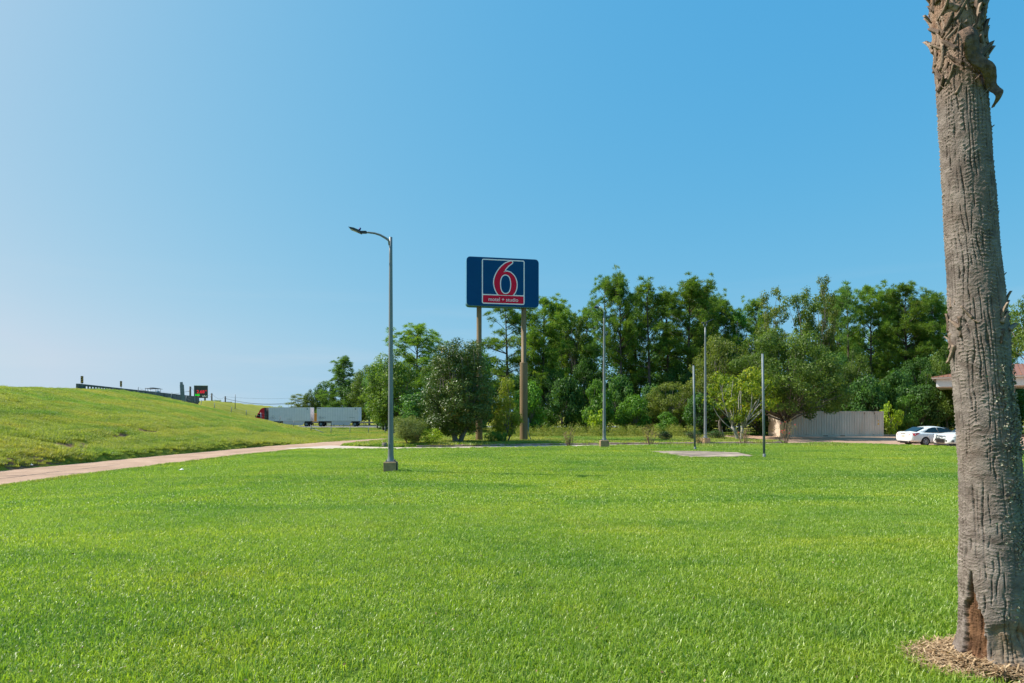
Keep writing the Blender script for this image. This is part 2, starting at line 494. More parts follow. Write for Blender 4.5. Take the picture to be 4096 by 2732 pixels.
def road_dist(X, Y):
    """distance beyond the edge of the service road, negative on it"""
    X = np.asarray(X, float); Y = np.asarray(Y, float)
    best = np.full(X.shape, 1e9)
    for i in range(len(ROADC) - 1):
        a, b = ROADC[i], ROADC[i + 1]
        d = b - a
        t = np.clip(((X - a[0]) * d[0] + (Y - a[1]) * d[1]) / d.dot(d), 0, 1)
        best = np.minimum(best, np.hypot(X - a[0] - t * d[0], Y - a[1] - t * d[1]) - 0.5 * (ROADW[i] + t * (ROADW[i + 1] - ROADW[i])))
    return best
def zdrive(X, Y):
    return -0.87 - 0.06 * sstep(50, 66, Y)
def zroad(X, Y):
    return -0.86 - 0.0 * np.asarray(Y, float)
def base_h(X, Y):
    X = np.asarray(X, float); Y = np.asarray(Y, float)
    lawn = -0.69 * sstep(3.5, 23, Y) - 0.02 * sstep(24, 40, Y)
    lawn = lawn + 0.10 * (fbm(X * 0.12 + 40, Y * 0.12 + 9, 3) - 0.5) * sstep(5, 12, Y)
    lawn = lawn + (-0.80 - lawn) * sstep(-8, -15.5, X)
    z = lawn - 0.12 * sstep(46, 56, Y) - 0.5 * sstep(66, 88, Y) - 0.2 * sstep(88, 112, Y)
    return z
def bank_h(X, Y):
    """share 0..1 of embankment height"""
    X = np.asarray(X, float); Y = np.asarray(Y, float)
    d = (X - P0[0]) * NR[0] + (Y - P0[1]) * NR[1]
    s = (X - P0[0]) * U[0] + (Y - P0[1]) * U[1]
    dd = np.abs(d + 7) - 7
    W = np.interp(Y, [-20, 10, 22, 35, 44, 60, 80], [11, 12.5, 15.5, 21.0, 26.0, 29.0, 28.0])
    e = np.maximum(s - 16, 0)
    dA = np.where(e > 0, np.hypot(np.maximum(dd, 0) / W * 22.5, e) / 22.5, dd / W)
    e2 = np.maximum(76 - s, 0)
    dB = np.where(e2 > 0, np.hypot(np.maximum(dd, 0), e2) / 17, dd / 19)
    def prof(t):
        t = np.clip((t - 0.04) / 0.96, 0, 1)
        return 1 - (0.62 * t + 0.38 * t * t * (3 - 2 * t))
    return np.maximum(prof(dA), prof(dB))
SCARS = []                                        # filled below: (x, y, rx, ry)
def H(X, Y, scars=True):
    X = np.asarray(X, float); Y = np.asarray(Y, float)
    b = base_h(X, Y)
    k = bank_h(X, Y)
    d = (X - P0[0]) * NR[0] + (Y - P0[1]) * NR[1]
    s = (X - P0[0]) * U[0] + (Y - P0[1]) * U[1]
    cr = np.interp(s, [-60, -22, -13, -4, 8, 18, 60, 90], [3.4, 3.72, 3.98, 4.2, 4.45, 4.42, 4.3, 4.2])
    cr = cr - (cr - np.minimum(cr, 4.0)) * sstep(0.2, -1.6, d)
    z = b + (cr - b) * k
    m = sstep(0.02, 0.15, k)
    z = z + m * (0.22 * (fbm(X * 0.16 + 3, Y * 0.16, 4) - 0.5) + 0.16 * (fbm(X * 0.7, Y * 0.7 + 50, 3) - 0.5))
    z = z + m * 0.34 * (fbm(d * 0.42 + 0.6 * fbm(s * 0.07, d * 0.05, 2), s * 0.045 + 8, 3) - 0.5)
    if scars and SCARS:
        for (sx, sy, rx, ry) in SCARS:
            q = ((X - sx) / rx) ** 2 + ((Y - sy) / ry) ** 2
            z = z - 0.13 * np.exp(-q * 1.2)
    pd = poly_dist(X, Y, DRIVE)
    w = sstep(0.35, -0.15, pd)
    z = z * (1 - w) + (zdrive(X, Y) - 0.06) * w
    rd = road_dist(X, Y)
    w = sstep(0.5, -0.2, rd)
    z = z * (1 - w) + (zroad(X, Y) - 0.06) * w
    return z
def h1(x, y):
    return float(H(np.array([x]), np.array([y]))[0])
def hit(px, py, y0=6.0, y1=200.0):
    """where the ray through a photo pixel meets the ground"""
    Ys = np.arange(y0, y1, 0.1)
    Xs = (px - HX) / FPX * Ys
    Zs = EYE - (py - HY) / FPX * Ys
    g = H(Xs, Ys)
    i = np.argmax(Zs < g)
    return float(Xs[i]), float(Ys[i])

soil_px = [(238, 1781, 1.4), (262, 1781, 1.7), (288, 1780, 1.4), (345, 1778, 0.9), (405, 1748, 0.9), (455, 1742, 1.1), (480, 1735, 1.2), (510, 1741, 1.2), (545, 1731, 1.1),
           (572, 1726, 1.5), (592, 1722, 1.5), (690, 1717, 1.2), (725, 1720, 0.9), (780, 1716, 0.8), (235, 1747, .7), (270, 1753, .6), (290, 1736, .8), (95, 1757, 1.0),
           (130, 1833, 0.9), (60, 1850, 1.1), (95, 1847, .7), (205, 1832, 0.8), (125, 1847, .6), (15, 1860, .8), (200, 1612, .9), (272, 1612, 0.9), (305, 1588, .7), (75, 1611, 1.3), (30, 1583, 1.3), (250, 1586, .9), (370, 1613, 0.9), (430, 1612, .8),
           (540, 1611, .8), (570, 1613, .7), (487, 1712, .8), (675, 1790, .6), (1050, 1733, .6), (830, 1715, 1.0), (850, 1710, 0.8)]
for (px, py, r) in soil_px:
    x, y = hit(px, py, 15)
    SCARS.append((x, y, r * 0.55, r * 0.36))

def axis(parts):
    return np.concatenate([np.asarray(p, float) for p in parts])
gx = axis([-np.geomspace(4000, 125, 22), np.arange(-120, -62, 1.5), np.arange(-62, -24, 0.6), np.arange(-24, -5, 0.4), np.arange(-5, 36, 0.5), np.arange(36, 80, 1.5), np.geomspace(82, 4000, 22)])
gy = axis([-np.geomspace(300, 2, 8), np.arange(0, 15, 0.5), np.arange(15, 69, 0.4), np.arange(69, 110, 0.9), np.arange(110, 200, 2.0), np.geomspace(202, 6000, 30)])
GX, GY = np.meshgrid(gx, gy)
GZ = H(GX, GY)
soil = np.zeros_like(GX)
for (sx, sy, rx, ry) in SCARS:
    soil = np.maximum(soil, np.exp(-(((GX - sx) / rx) ** 2 + ((GY - sy) / ry) ** 2) * 0.9))
nx, ny = len(gx), len(gy)
idx = np.arange(nx * ny).reshape(ny, nx)
F = np.stack([idx[:-1, :-1], idx[:-1, 1:], idx[1:, 1:], idx[1:, :-1]], -1).reshape(-1, 4)

def ground_material():
    m, n, l, b = new_mat('ground_turf_and_soil')
    g = n.new('ShaderNodeNewGeometry')
    def noise(sc, det=4):
        no = n.new('ShaderNodeTexNoise')
        no.inputs['Scale'].default_value = sc
        no.inputs['Detail'].default_value = det
        l.new(g.outputs['Position'], no.inputs['Vector'])
        return no.outputs['Fac']
    def ramp(src, a, b_, c1, c2):
        r = n.new('ShaderNodeValToRGB')
        r.color_ramp.elements[0].position = a
        r.color_ramp.elements[1].position = b_
        r.color_ramp.elements[0].color = (*c1, 1)
        r.color_ramp.elements[1].color = (*c2, 1)
        l.new(src, r.inputs[0])
        return r.outputs[0]
    def mix(f, a, b_):
        x = n.new('ShaderNodeMixRGB')
        l.new(f, x.inputs['Fac'])
        l.new(a, x.inputs['Color1'])
        l.new(b_, x.inputs['Color2'])
        return x.outputs[0]
    turf = ramp(noise(2.5, 8), 0.3, 0.7, (0.055, 0.10, 0.012), (0.10, 0.16, 0.02))
    bank = ramp(noise(0.5, 8), 0.3, 0.7, (0.19, 0.21, 0.022), (0.30, 0.29, 0.045))
    ab = n.new('ShaderNodeAttribute'); ab.attribute_name = 'bank'
    asoil = n.new('ShaderNodeAttribute'); asoil.attribute_name = 'soil'
    c = mix(ab.outputs['Fac'], turf, bank)
    earth = ramp(noise(6, 6), 0.3, 0.7, (0.10, 0.062, 0.036), (0.25, 0.165, 0.10))
    mt = n.new('ShaderNodeMath'); mt.operation = 'MULTIPLY_ADD'
    l.new(noise(3.0, 5), mt.inputs[0]); mt.inputs[1].default_value = 0.8
    l.new(asoil.outputs['Fac'], mt.inputs[2])
    f = ramp(mt.outputs[0], 0.8, 0.98, (0, 0, 0), (1, 1, 1))
    c = mix(f, c, earth)
    l.new(c, b.inputs['Base Color'])
    b.inputs['Roughness'].default_value = 0.95
    b.inputs['Specular IOR Level'].default_value = 0.1
    bp = n.new('ShaderNodeBump')
    bp.inputs['Strength'].default_value = 0.9
    bp.inputs['Distance'].default_value = 0.06
    l.new(noise(9, 8), bp.inputs['Height'])
    l.new(bp.outputs[0], b.inputs['Normal'])
    return m
bankw = np.maximum(sstep(0.0, 0.10, bank_h(GX, GY)), sstep(60, 75, GY))
ground = add('ground', np_mesh('ground', np.stack([GX, GY, GZ], -1).reshape(-1, 3), F, ground_material(), {'bank': bankw.ravel(), 'soil': soil.ravel()}, smooth=True))
tag(ground, kind='structure')

# ------------------------------------------------------------------ roads, drive, kerbs
def strip(name, C, Wd, zf, m, edge_noise=0.0, seg=1.0):
    pts, ws = [], []
    for i in range(len(C) - 1):
        L = np.hypot(*(np.array(C[i + 1]) - np.array(C[i])))
        for t in np.arange(0, 1, min(1.0, seg / L)):
            pts.append(np.array(C[i]) * (1 - t) + np.array(C[i + 1]) * t); ws.append(Wd[i] * (1 - t) + Wd[i + 1] * t)
    pts.append(np.array(C[-1])); ws.append(Wd[-1])
    pts = np.array(pts); ws = np.array(ws)
    for _ in range(4):
        pts[1:-1] = (pts[:-2] + 2 * pts[1:-1] + pts[2:]) / 4
    T = np.gradient(pts, axis=0); T /= np.linalg.norm(T, axis=1)[:, None]
    Nn = np.stack([T[:, 1], -T[:, 0]], -1)
    K = 9
    V = []
    for i in range(len(pts)):
        for k in range(K):
            o = (k / (K - 1) - 0.5) * ws[i]
            if k in (0, K - 1): o += (random.random() - 0.5) * edge_noise
            p = pts[i] + Nn[i] * o
            V.append((p[0], p[1], float(zf(p[0], p[1]))))
    Fq = [(i * K + k, i * K + k + 1, (i + 1) * K + k + 1, (i + 1) * K + k) for i in range(len(pts) - 1) for k in range(K - 1)]
    return tag(add(name, np_mesh(name, V, Fq, m)), kind='structure')
strip('service_road', ROADC, ROADW, lambda x, y: zroad(x, y), M['asphalt_tan'], 0.22, 0.5)

def sheet(name, P, zf, m, cuts=3):
    bm = bmesh.new()
    vs = [bm.verts.new((p[0], p[1], 0)) for p in P]
    bm.faces.new(vs)
    bmesh.ops.triangulate(bm, faces=bm.faces[:])
    bmesh.ops.subdivide_edges(bm, edges=bm.edges[:], cuts=cuts, use_grid_fill=True)
    for v in bm.verts:
        v.co.z = float(zf(v.co.x, v.co.y))
    bmesh.ops.recalc_face_normals(bm, faces=bm.faces[:])
    if sum(f.normal.z for f in bm.faces) < 0:
        bmesh.ops.reverse_faces(bm, faces=bm.faces[:])
    me = bpy.data.meshes.new(name)
    bm.to_mesh(me); bm.free()
    me.materials.append(m)
    return tag(add(name, me), kind='structure')
lot_poly = [(20.3, 46.6)] + EDGE[8:] + BACK[:5]
drv_poly = [(-15.8, 43.2)] + EDGE[:8] + [(20.28, 46.6), (21.65, 50.15)] + BACK[5:]
sheet('parking_lot', lot_poly, lambda x, y: zdrive(x, y) + 0.006, M['asphalt_tan'])
sheet('driveway', drv_poly, lambda x, y: zdrive(x, y) + 0.016, M['drive'])
# joints and cracks of the drive and road
def crack(name, pts, zf, w, parent=None):
    mb = MB()
    for a, b in zip(pts[:-1], pts[1:]):
        a, b = Vector((a[0], a[1], 0)), Vector((b[0], b[1], 0))
        nsub = max(2, int((b - a).length / 0.35))
        sd = Vector((-(b - a).y, (b - a).x, 0)).normalized()
        last = None
        for i in range(nsub + 1):
            p = a.lerp(b, i / nsub) + sd * (random.random() - 0.5) * 0.12
            ww = w * (0.5 + random.random())
            q = [p - sd * ww, p + sd * ww]
            for v in q: v.z = float(zf(v.x, v.y))
            if last: mb.geo([last[0], last[1], q[1], q[0]], [(0, 1, 2, 3)])
            last = q
    return tag(mb.build(name, M['crack']), kind='structure')
crack('drive_joint', [(-13.5, 42.3), (-8.6, 41.9), (-2, 42.8)], lambda x, y: zdrive(x, y) + 0.021, 0.03)
crack('drive_joint', [(-9.3, 44.2), (-8.8, 40.6)], lambda x, y: zdrive(x, y) + 0.021, 0.03)
crack('road_crack', [(-21.8, 22), (-20.5, 24.5), (-18.2, 25.6), (-17, 26.2)], lambda x, y: zroad(x, y) + 0.005, 0.035)
crack('road_crack', [(-20.3, 20.5), (-19.4, 23), (-19.3, 26), (-18.8, 30)], lambda x, y: zroad(x, y) + 0.005, 0.03)
crack('road_crack', [(-17.5, 38), (-16, 42), (-14.2, 43.2)], lambda x, y: zroad(x, y) + 0.005, 0.03)
crack('lot_crack', [(24, 55), (29, 54), (33, 56), (38, 55.4)], lambda x, y: zdrive(x, y) + 0.011, 0.03)
crack('lot_crack', [(24, 60), (30, 60.6), (37, 60.2)], lambda x, y: zdrive(x, y) + 0.011, 0.03)

# kerb along the island: each cast length is a piece
kerb = tag(bpy.data.objects.new('kerb', None), kind='structure')
COL.objects.link(kerb)
def kerb_run(P, m, L=3.0, w=0.34, h=0.15):
    P = [np.array(p, float) for p in P]
    for a, b in zip(P[:-1], P[1:]):
        d = b - a
        n_ = max(1, round(np.hypot(*d) / L)); ln = np.hypot(*d) / n_
        an = math.atan2(d[1], d[0])
        nrm = np.array([-d[1], d[0]]) / np.hypot(*d)
        for i in range(n_):
            c = a + d * (i + 0.5) / n_ + nrm * w / 2
            mb = MB().box((0, 0, 0.0), (ln - 0.025, w, h + 0.16), bev=0.05)
            mb.build('kerb_stone', m, kerb, (c[0], c[1], float(zdrive(c[0], c[1])) + h / 2 - 0.08 + random.uniform(-.012, .012)), (0, random.uniform(-.004, .004), an))
kerb_run(KERB, M['kerb'])
kerb_run([(22.2, 51), (21.4, 60), (22, 67.5)], M['kerb'])
kerb_run([(37.5, 65.2), (45, 65.4), (58, 65.6)], M['asphalt_tan'], 1.9, 0.4, 0.2)
# highway beyond the ditch
HWZ = lambda x, y: -1.48 + 0 * x
strip('highway', [(-400, 132), (400, 132)], [7.2, 7.2], HWZ, M['highway'], 0.05, 10)
strip('highway_lane', [(-400, 121), (400, 121)], [4.4, 4.4], lambda x, y: -1.33, M['highway'], 0.05, 10)
strip('bridge_approach_road', [tuple(P0 + U * s_ - NR * 6.6) for s_ in (-70, -40, -20, -2)], [7, 7, 7, 7], lambda x, y: h1(x, y) + 0.1, M['highway'], 0.05, 2)

# concrete pad in the lawn
padp = [hit(*p) for p in [(2600, 1809.5), (2690, 1808), (2800, 1807.5), (2950, 1813), (3022, 1828), (2900, 1832), (2770, 1833)]]
PAD = np.array(padp)
pz = max(h1(*p) for p in padp)
mb = MB()
n_ = len(padp)
mb.geo([(p[0], p[1], pz + 0.05) for p in padp] + [(p[0], p[1], pz - 0.25) for p in padp], [tuple(range(n_))] + [(i, (i + 1) % n_, (i + 1) % n_ + n_, i + n_) for i in range(n_)])
tag(mb.build('concrete_pad', M['pad']), 'stained concrete slab lying flush in the lawn between two bare grey poles', 'concrete slab')

# ------------------------------------------------------------------ grass: blades in small patches, placed by geometry nodes
PALM = Vector((3.24, 4.19, 0.0))
def blade_patch(name, m, n, rad, lmin, lmax, wid, lean=0.55, seedpods=0):
    r = rad * np.sqrt(rng.random(n)) ; a = rng.random(n) * 2 * np.pi
    r = r * (0.55 + 0.45 * rng.random(n)) ** 0.35
    bx, by = r * np.cos(a), r * np.sin(a)
    L = lmin + (lmax - lmin) * rng.random(n) ** 1.4
    az = rng.random(n) * 2 * np.pi
    ln = lean * (0.25 + rng.random(n))
    w = wid * (0.6 + 0.8 * rng.random(n))
    dx, dy = np.cos(az), np.sin(az)
    sa = az + np.pi / 2 + rng.normal(0, 0.5, n)
    sx, sy = np.cos(sa), np.sin(sa)
    V = np.zeros((n, 5, 3))
    m1 = L * 0.55; o1 = m1 * np.sin(ln * 0.6); z1 = m1 * np.cos(ln * 0.6)
    o2 = o1 + (L - m1) * np.sin(ln * 1.6); z2 = z1 + (L - m1) * np.cos(ln * 1.6)
    for j, (o, z, ww) in enumerate([(0, -0.015, -.5), (0, -0.015, .5), (o1, z1, -.42), (o1, z1, .42), (o2, z2, 0)]):
        V[:, j, 0] = bx + dx * o + sx * w * ww
        V[:, j, 1] = by + dy * o + sy * w * ww
        V[:, j, 2] = z
    b = np.arange(n)[:, None] * 5
    Ft = np.concatenate([b + np.array([[0, 1, 3]]), b + np.array([[0, 3, 2]]), b + np.array([[2, 3, 4]])], 0)
    rn = np.repeat(np.clip(rng.normal(0.45, 0.24, n), 0, 1), 5)
    me = np_mesh(name, V.reshape(-1, 3), Ft, m, {'rnd': rn})
    return bpy.data.objects.new(name, me)       # prototype only: never linked to the scene

def scatter(name, label, cat, batches):
    """batches: list of (prototype, points Nx3, normals Nx3 or None, scale N)"""
    V, Rt, Sc, Pid = [], [], [], []
    for k, (proto, P, Nn, S) in enumerate(batches):
        V.append(P)
        n = len(P)
        az = rng.random(n) * 2 * np.pi
        if Nn is None:
            rot = np.stack([np.zeros(n), np.zeros(n), az], -1)
        else:
            rot = np.zeros((n, 3))
            for i in range(n):
                q = Vector(Nn[i]).to_track_quat('Z', 'Y').to_matrix() @ Matrix.Rotation(az[i], 3, 'Z')
                rot[i] = q.to_euler('XYZ')
        Rt.append(rot); Sc.append(S); Pid.append(np.full(n, k))
    V = np.concatenate(V); Rt = np.concatenate(Rt); Sc = np.concatenate(Sc); Pid = np.concatenate(Pid)
    me = bpy.data.meshes.new(name)
    me.vertices.add(len(V))
    me.vertices.foreach_set('co', V.astype(np.float32).ravel())
    a = me.attributes.new('rot', 'FLOAT_VECTOR', 'POINT'); a.data.foreach_set('vector', Rt.astype(np.float32).ravel())
    a = me.attributes.new('scl', 'FLOAT', 'POINT'); a.data.foreach_set('value', Sc.astype(np.float32))
    a = me.attributes.new('pid', 'INT', 'POINT'); a.data.foreach_set('value', Pid.astype(np.int32))
    o = add(name, me)
    ng = bpy.data.node_groups.new(name, 'GeometryNodeTree')
    ng.interface.new_socket('Geometry', in_out='INPUT', socket_type='NodeSocketGeometry')
    ng.interface.new_socket('Geometry', in_out='OUTPUT', socket_type='NodeSocketGeometry')
    N, L = ng.nodes, ng.links
    gi, go = N.new('NodeGroupInput'), N.new('NodeGroupOutput')
    jn = N.new('GeometryNodeJoinGeometry')
    def named(nm, ty):
        q = N.new('GeometryNodeInputNamedAttribute')
        q.data_type = ty
        q.inputs['Name'].default_value = nm
        return q.outputs['Attribute']
    for k, (proto, P, Nn, S) in enumerate(batches):
        cmpn = N.new('FunctionNodeCompare')
        cmpn.data_type = 'INT'
        cmpn.operation = 'EQUAL'
        L.new(named('pid', 'INT'), cmpn.inputs[2])
        cmpn.inputs[3].default_value = k
        oi = N.new('GeometryNodeObjectInfo')
        oi.inputs['Object'].default_value = proto
        oi.inputs['As Instance'].default_value = True
        ip = N.new('GeometryNodeInstanceOnPoints')
        er = N.new('FunctionNodeEulerToRotation')
        L.new(named('rot', 'FLOAT_VECTOR'), er.inputs[0])
        L.new(gi.outputs[0], ip.inputs['Points'])
        L.new(cmpn.outputs[0], ip.inputs['Selection'])
        L.new(oi.outputs['Geometry'], ip.inputs['Instance'])
        L.new(er.outputs[0], ip.inputs['Rotation'])
        L.new(named('scl', 'FLOAT'), ip.inputs['Scale'])
        L.new(ip.outputs[0], jn.inputs[0])
    L.new(jn.outputs[0], go.inputs[0])
    md = o.modifiers.new('scatter', 'NODES')
    md.node_group = ng
    return tag(o, label, cat, kind='stuff')

def normals(X, Y):
    e = 0.25
    gx_ = (H(X + e, Y) - H(X - e, Y)) / (2 * e); gy_ = (H(X, Y + e) - H(X, Y - e)) / (2 * e)
    n = np.stack([-gx_, -gy_, np.ones_like(gx_)], -1)
    return n / np.linalg.norm(n, axis=1)[:, None]
def grid_pts(x0, x1, y0, y1, sp):
    xs = np.arange(x0, x1, sp); ys = np.arange(y0, y1, sp)
    X, Y = np.meshgrid(xs, ys)
    X = X.ravel() + rng.uniform(-.5, .5, X.size) * sp; Y = Y.ravel() + rng.uniform(-.5, .5, Y.size) * sp
    k = np.abs(X) < 0.84 * Y + 2.5
    return X[k], Y[k]
def soil_at(X, Y):
    s = np.zeros_like(X)
    for (sx, sy, rx, ry) in SCARS:
        s = np.maximum(s, np.exp(-(((X - sx) / rx) ** 2 + ((Y - sy) / ry) ** 2) * 0.9))
    return s
STAND = []                                        # (x, y, r) footprints kept clear of grass
def clear(X, Y, margin):
    k = (poly_dist(X, Y, DRIVE) > margin * 0.8) & (road_dist(X, Y) > margin * 0.7) & (poly_dist(X, Y, PAD) > margin * 0.55)
    k &= ((X - PALM.x + 0.08) / 0.40) ** 2 + ((Y - PALM.y + 0.0) / 0.30) ** 2 > (1.0 + margin) ** 2
    for (sx, sy, r) in STAND:
        k &= np.hypot(X - sx, Y - sy) > r + margin * 0.6
    return k
def pts3(X, Y):
    return np.stack([X, Y, H(X, Y)], -1)

STAND.append((ax(1563, 24.5), 24.5, 0.3))
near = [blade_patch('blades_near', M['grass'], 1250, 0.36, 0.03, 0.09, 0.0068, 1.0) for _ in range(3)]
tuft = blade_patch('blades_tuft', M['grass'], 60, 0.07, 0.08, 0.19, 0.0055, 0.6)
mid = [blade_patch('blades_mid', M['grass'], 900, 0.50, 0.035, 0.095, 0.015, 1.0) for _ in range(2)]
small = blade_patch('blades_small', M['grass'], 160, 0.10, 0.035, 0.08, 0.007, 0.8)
B = []
X, Y = grid_pts(-13, 13, 2.2, 13.2, 0.31)
k = clear(X, Y, 0.3); X, Y = X[k], Y[k]
w = rng.integers(0, 3, len(X))
for i in range(3):
    q = w == i
    B.append((near[i], pts3(X[q], Y[q]), None, 0.75 + 0.45 * fbm(X[q] * 0.9, Y[q] * 0.9, 2)))
X, Y = grid_pts(-6, 6, 3.0, 6.4, 0.11)             # fill close round the palm's mulch
k = clear(X, Y, 0.03) & ~clear(X, Y, 0.42); X, Y = X[k], Y[k]
B.append((small, pts3(X, Y), None, rng.uniform(0.8, 1.25, len(X))))
X, Y = grid_pts(-12, 12, 2.6, 12, 0.9)
k = clear(X, Y, 0.1) & (rng.random(len(X)) < 0.55); X, Y = X[k], Y[k]
B.append((tuft, pts3(X, Y), None, rng.uniform(0.5, 1.0, len(X))))
X, Y = grid_pts(-24, 40, 12.6, 47.5, 0.5)
k = clear(X, Y, 0.42) & (bank_h(X, Y) < 0.02) & (poly_dist(X, Y, np.array([(-30, 0), (-22.6, 0), (-22.0, 24), (-20.5, 35), (-17, 44), (-13.5, 41.5), (-6, 40.6), (2, 42.6), (13, 45.5), (24.4, 47.2), (30, 42), (32, 38.7), (80, 36.3), (80, 0)])) < 0)
X, Y = X[k], Y[k]
w = rng.integers(0, 2, len(X))
for i in range(2):
    q = w == i
    B.append((mid[i], pts3(X[q], Y[q]), None, 0.75 + 0.45 * fbm(X[q] * 0.5, Y[q] * 0.5, 2)))
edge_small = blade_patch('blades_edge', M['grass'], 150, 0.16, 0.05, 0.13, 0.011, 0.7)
X, Y = grid_pts(-24, 40, 18, 49, 0.22)
k = clear(X, Y, 0.02) & ~clear(X, Y, 0.62) & (bank_h(X, Y) < 0.03)
X, Y = X[k], Y[k]
B.append((edge_small, pts3(X, Y), None, rng.uniform(0.6, 1.25, len(X))))
scatter('lawn_grass', 'bright green mown lawn grass filling the foreground', 'grass', B)

bankp = [blade_patch('blades_bank', M['grass_bank'], 1100, 0.75, 0.06, 0.19, 0.017, 0.8) for _ in range(2)]
bankt = blade_patch('blades_bank_tuft', M['grass_bank'], 120, 0.28, 0.12, 0.34, 0.016, 0.8)
far = blade_patch('blades_far', M['grass_bank'], 1100, 1.35, 0.05, 0.20, 0.03, 0.8)
B = []
X, Y = grid_pts(-75, -8, 16, 100, 0.68)
k = clear(X, Y, 0.6) & ((bank_h(X, Y) > 0.0) | ((X < -14) & (Y < 60))) & (road_dist(X, Y) > 0.45) & (soil_at(X, Y) < 0.45) & ~((X > -19.4 + (Y - 23) * 0.12) & (Y < 45))
X, Y = X[k], Y[k]
w = rng.integers(0, 2, len(X))
for i in range(2):
    q = w == i
    B.append((bankp[i], pts3(X[q], Y[q]), normals(X[q], Y[q]), 0.7 + 0.5 * fbm(X[q] * 0.4, Y[q] * 0.4, 2)))
X, Y = grid_pts(-70, -14, 18, 92, 0.8)
k = clear(X, Y, 0.35) & (bank_h(X, Y) > 0.01) & (soil_at(X, Y) < 0.8) & (fbm(X * 0.25, Y * 0.25, 3) > 0.42) & (rng.random(len(X)) < 0.75)
X, Y = X[k], Y[k]
B.append((bankt, pts3(X, Y), normals(X, Y), rng.uniform(0.5, 1.15, len(X))))
edge_bank = blade_patch('blades_bank_edge', M['grass_bank'], 150, 0.2, 0.05, 0.14, 0.012, 0.7)
X, Y = grid_pts(-26, -8, 18, 62, 0.25)
k = clear(X, Y, 0.03) & ~clear(X, Y, 0.9) & (X < ax(1239, 1) * Y)
X, Y = X[k], Y[k]
B.append((edge_bank, pts3(X, Y), None, rng.uniform(0.6, 1.2, len(X))))
scatter('bank_grass', 'long yellow-green grass covering the slope of the embankment', 'grass', B)
B = []
X, Y = grid_pts(-75, 75, 44, 128, 1.25)
k = clear(X, Y, 1.0) & ((bank_h(X, Y) < 0.02) | (Y > 100)) & ((X < 24) | (Y > 68)) & ((Y < 78) | (X < 5)) & (np.abs(Y - 121) > 2.9) & (np.abs(Y - 132) > 4.4)
X, Y = X[k], Y[k]
B.append((far, pts3(X, Y), normals(X, Y), rng.uniform(0.7, 1.2, len(X))))
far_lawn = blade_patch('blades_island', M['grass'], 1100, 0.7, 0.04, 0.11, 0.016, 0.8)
X, Y = grid_pts(-16, 26, 44, 62, 0.66)
k = clear(X, Y, 0.62) & (Y > 44.5 + 0.2 * (X + 6.8)) & (X < 22.5)
X, Y = X[k], Y[k]
B.append((far_lawn, pts3(X, Y), None, rng.uniform(0.75, 1.15, len(X))))
X, Y = grid_pts(-14, 23, 43.6, 53, 0.3)
k = clear(X, Y, 0.5) & ~clear(X, Y, 1.0) & (Y > 44.3 + 0.2 * (X + 6.8)) & (X < 22)
X, Y = X[k], Y[k]
B.append((edge_small, pts3(X, Y), None, rng.uniform(0.6, 1.1, len(X))))
scatter('verge_grass', 'grass on the island behind the kerb and on the far highway verge', 'grass', B)

# ------------------------------------------------------------------ text as mesh
def text_mesh(txt, size, m, depth=0.004, align='CENTER', bold=0.0):
    cu = bpy.data.curves.new('text', 'FONT')
    cu.body = txt
    cu.size = size
    cu.align_x = align
    cu.align_y = 'CENTER'
    cu.extrude = depth
    cu.offset = bold
    cu.resolution_u = 4
    o = bpy.data.objects.new('text', cu)
    COL.objects.link(o)
    dg = bpy.context.evaluated_depsgraph_get()
    me = bpy.data.meshes.new_from_object(o.evaluated_get(dg))
    bpy.data.objects.remove(o)
    bpy.data.curves.remove(cu)
    me.materials.clear()
    me.materials.append(m)
    return me
def smooth_closed(P, sub=5):
    """Catmull-Rom through a closed outline"""
    P = [np.array(p, float) for p in P]
    n = len(P); out = []
    for i in range(n):
        a, b, c, d = P[i - 1], P[i], P[(i + 1) % n], P[(i + 2) % n]
        for t in np.linspace(0, 1, sub, endpoint=False):
            out.append(0.5 * (2 * b + (c - a) * t + (2 * a - 5 * b + 4 * c - d) * t * t + (3 * b - a - 3 * c + d) * t ** 3))
    return out
def offset_poly(P, o):
    """offset a clockwise-or-not closed outline outward by o"""
    P = [np.array(p, float) for p in P]
    A = sum(P[i][0] * P[(i + 1) % len(P)][1] - P[(i + 1) % len(P)][0] * P[i][1] for i in range(len(P)))
    sg = 1 if A > 0 else -1
    out = []
    for i in range(len(P)):
        t = P[(i + 1) % len(P)] - P[i - 1]
        t = t / (np.hypot(*t) + 1e-9)
        out.append(P[i] + np.array([t[1], -t[0]]) * o * sg)
    return out
def rrect(x0, x1, z0, z1, r, n=6):
    P = []
    for cx, cz, a0 in ((x1 - r, z1 - r, 0), (x0 + r, z1 - r, 90), (x0 + r, z0 + r, 180), (x1 - r, z0 + r, 270)):
        for k in range(n + 1):
            a = R(a0 + 90 * k / n)
            P.append((cx + r * math.cos(a), cz + r * math.sin(a)))
    return P

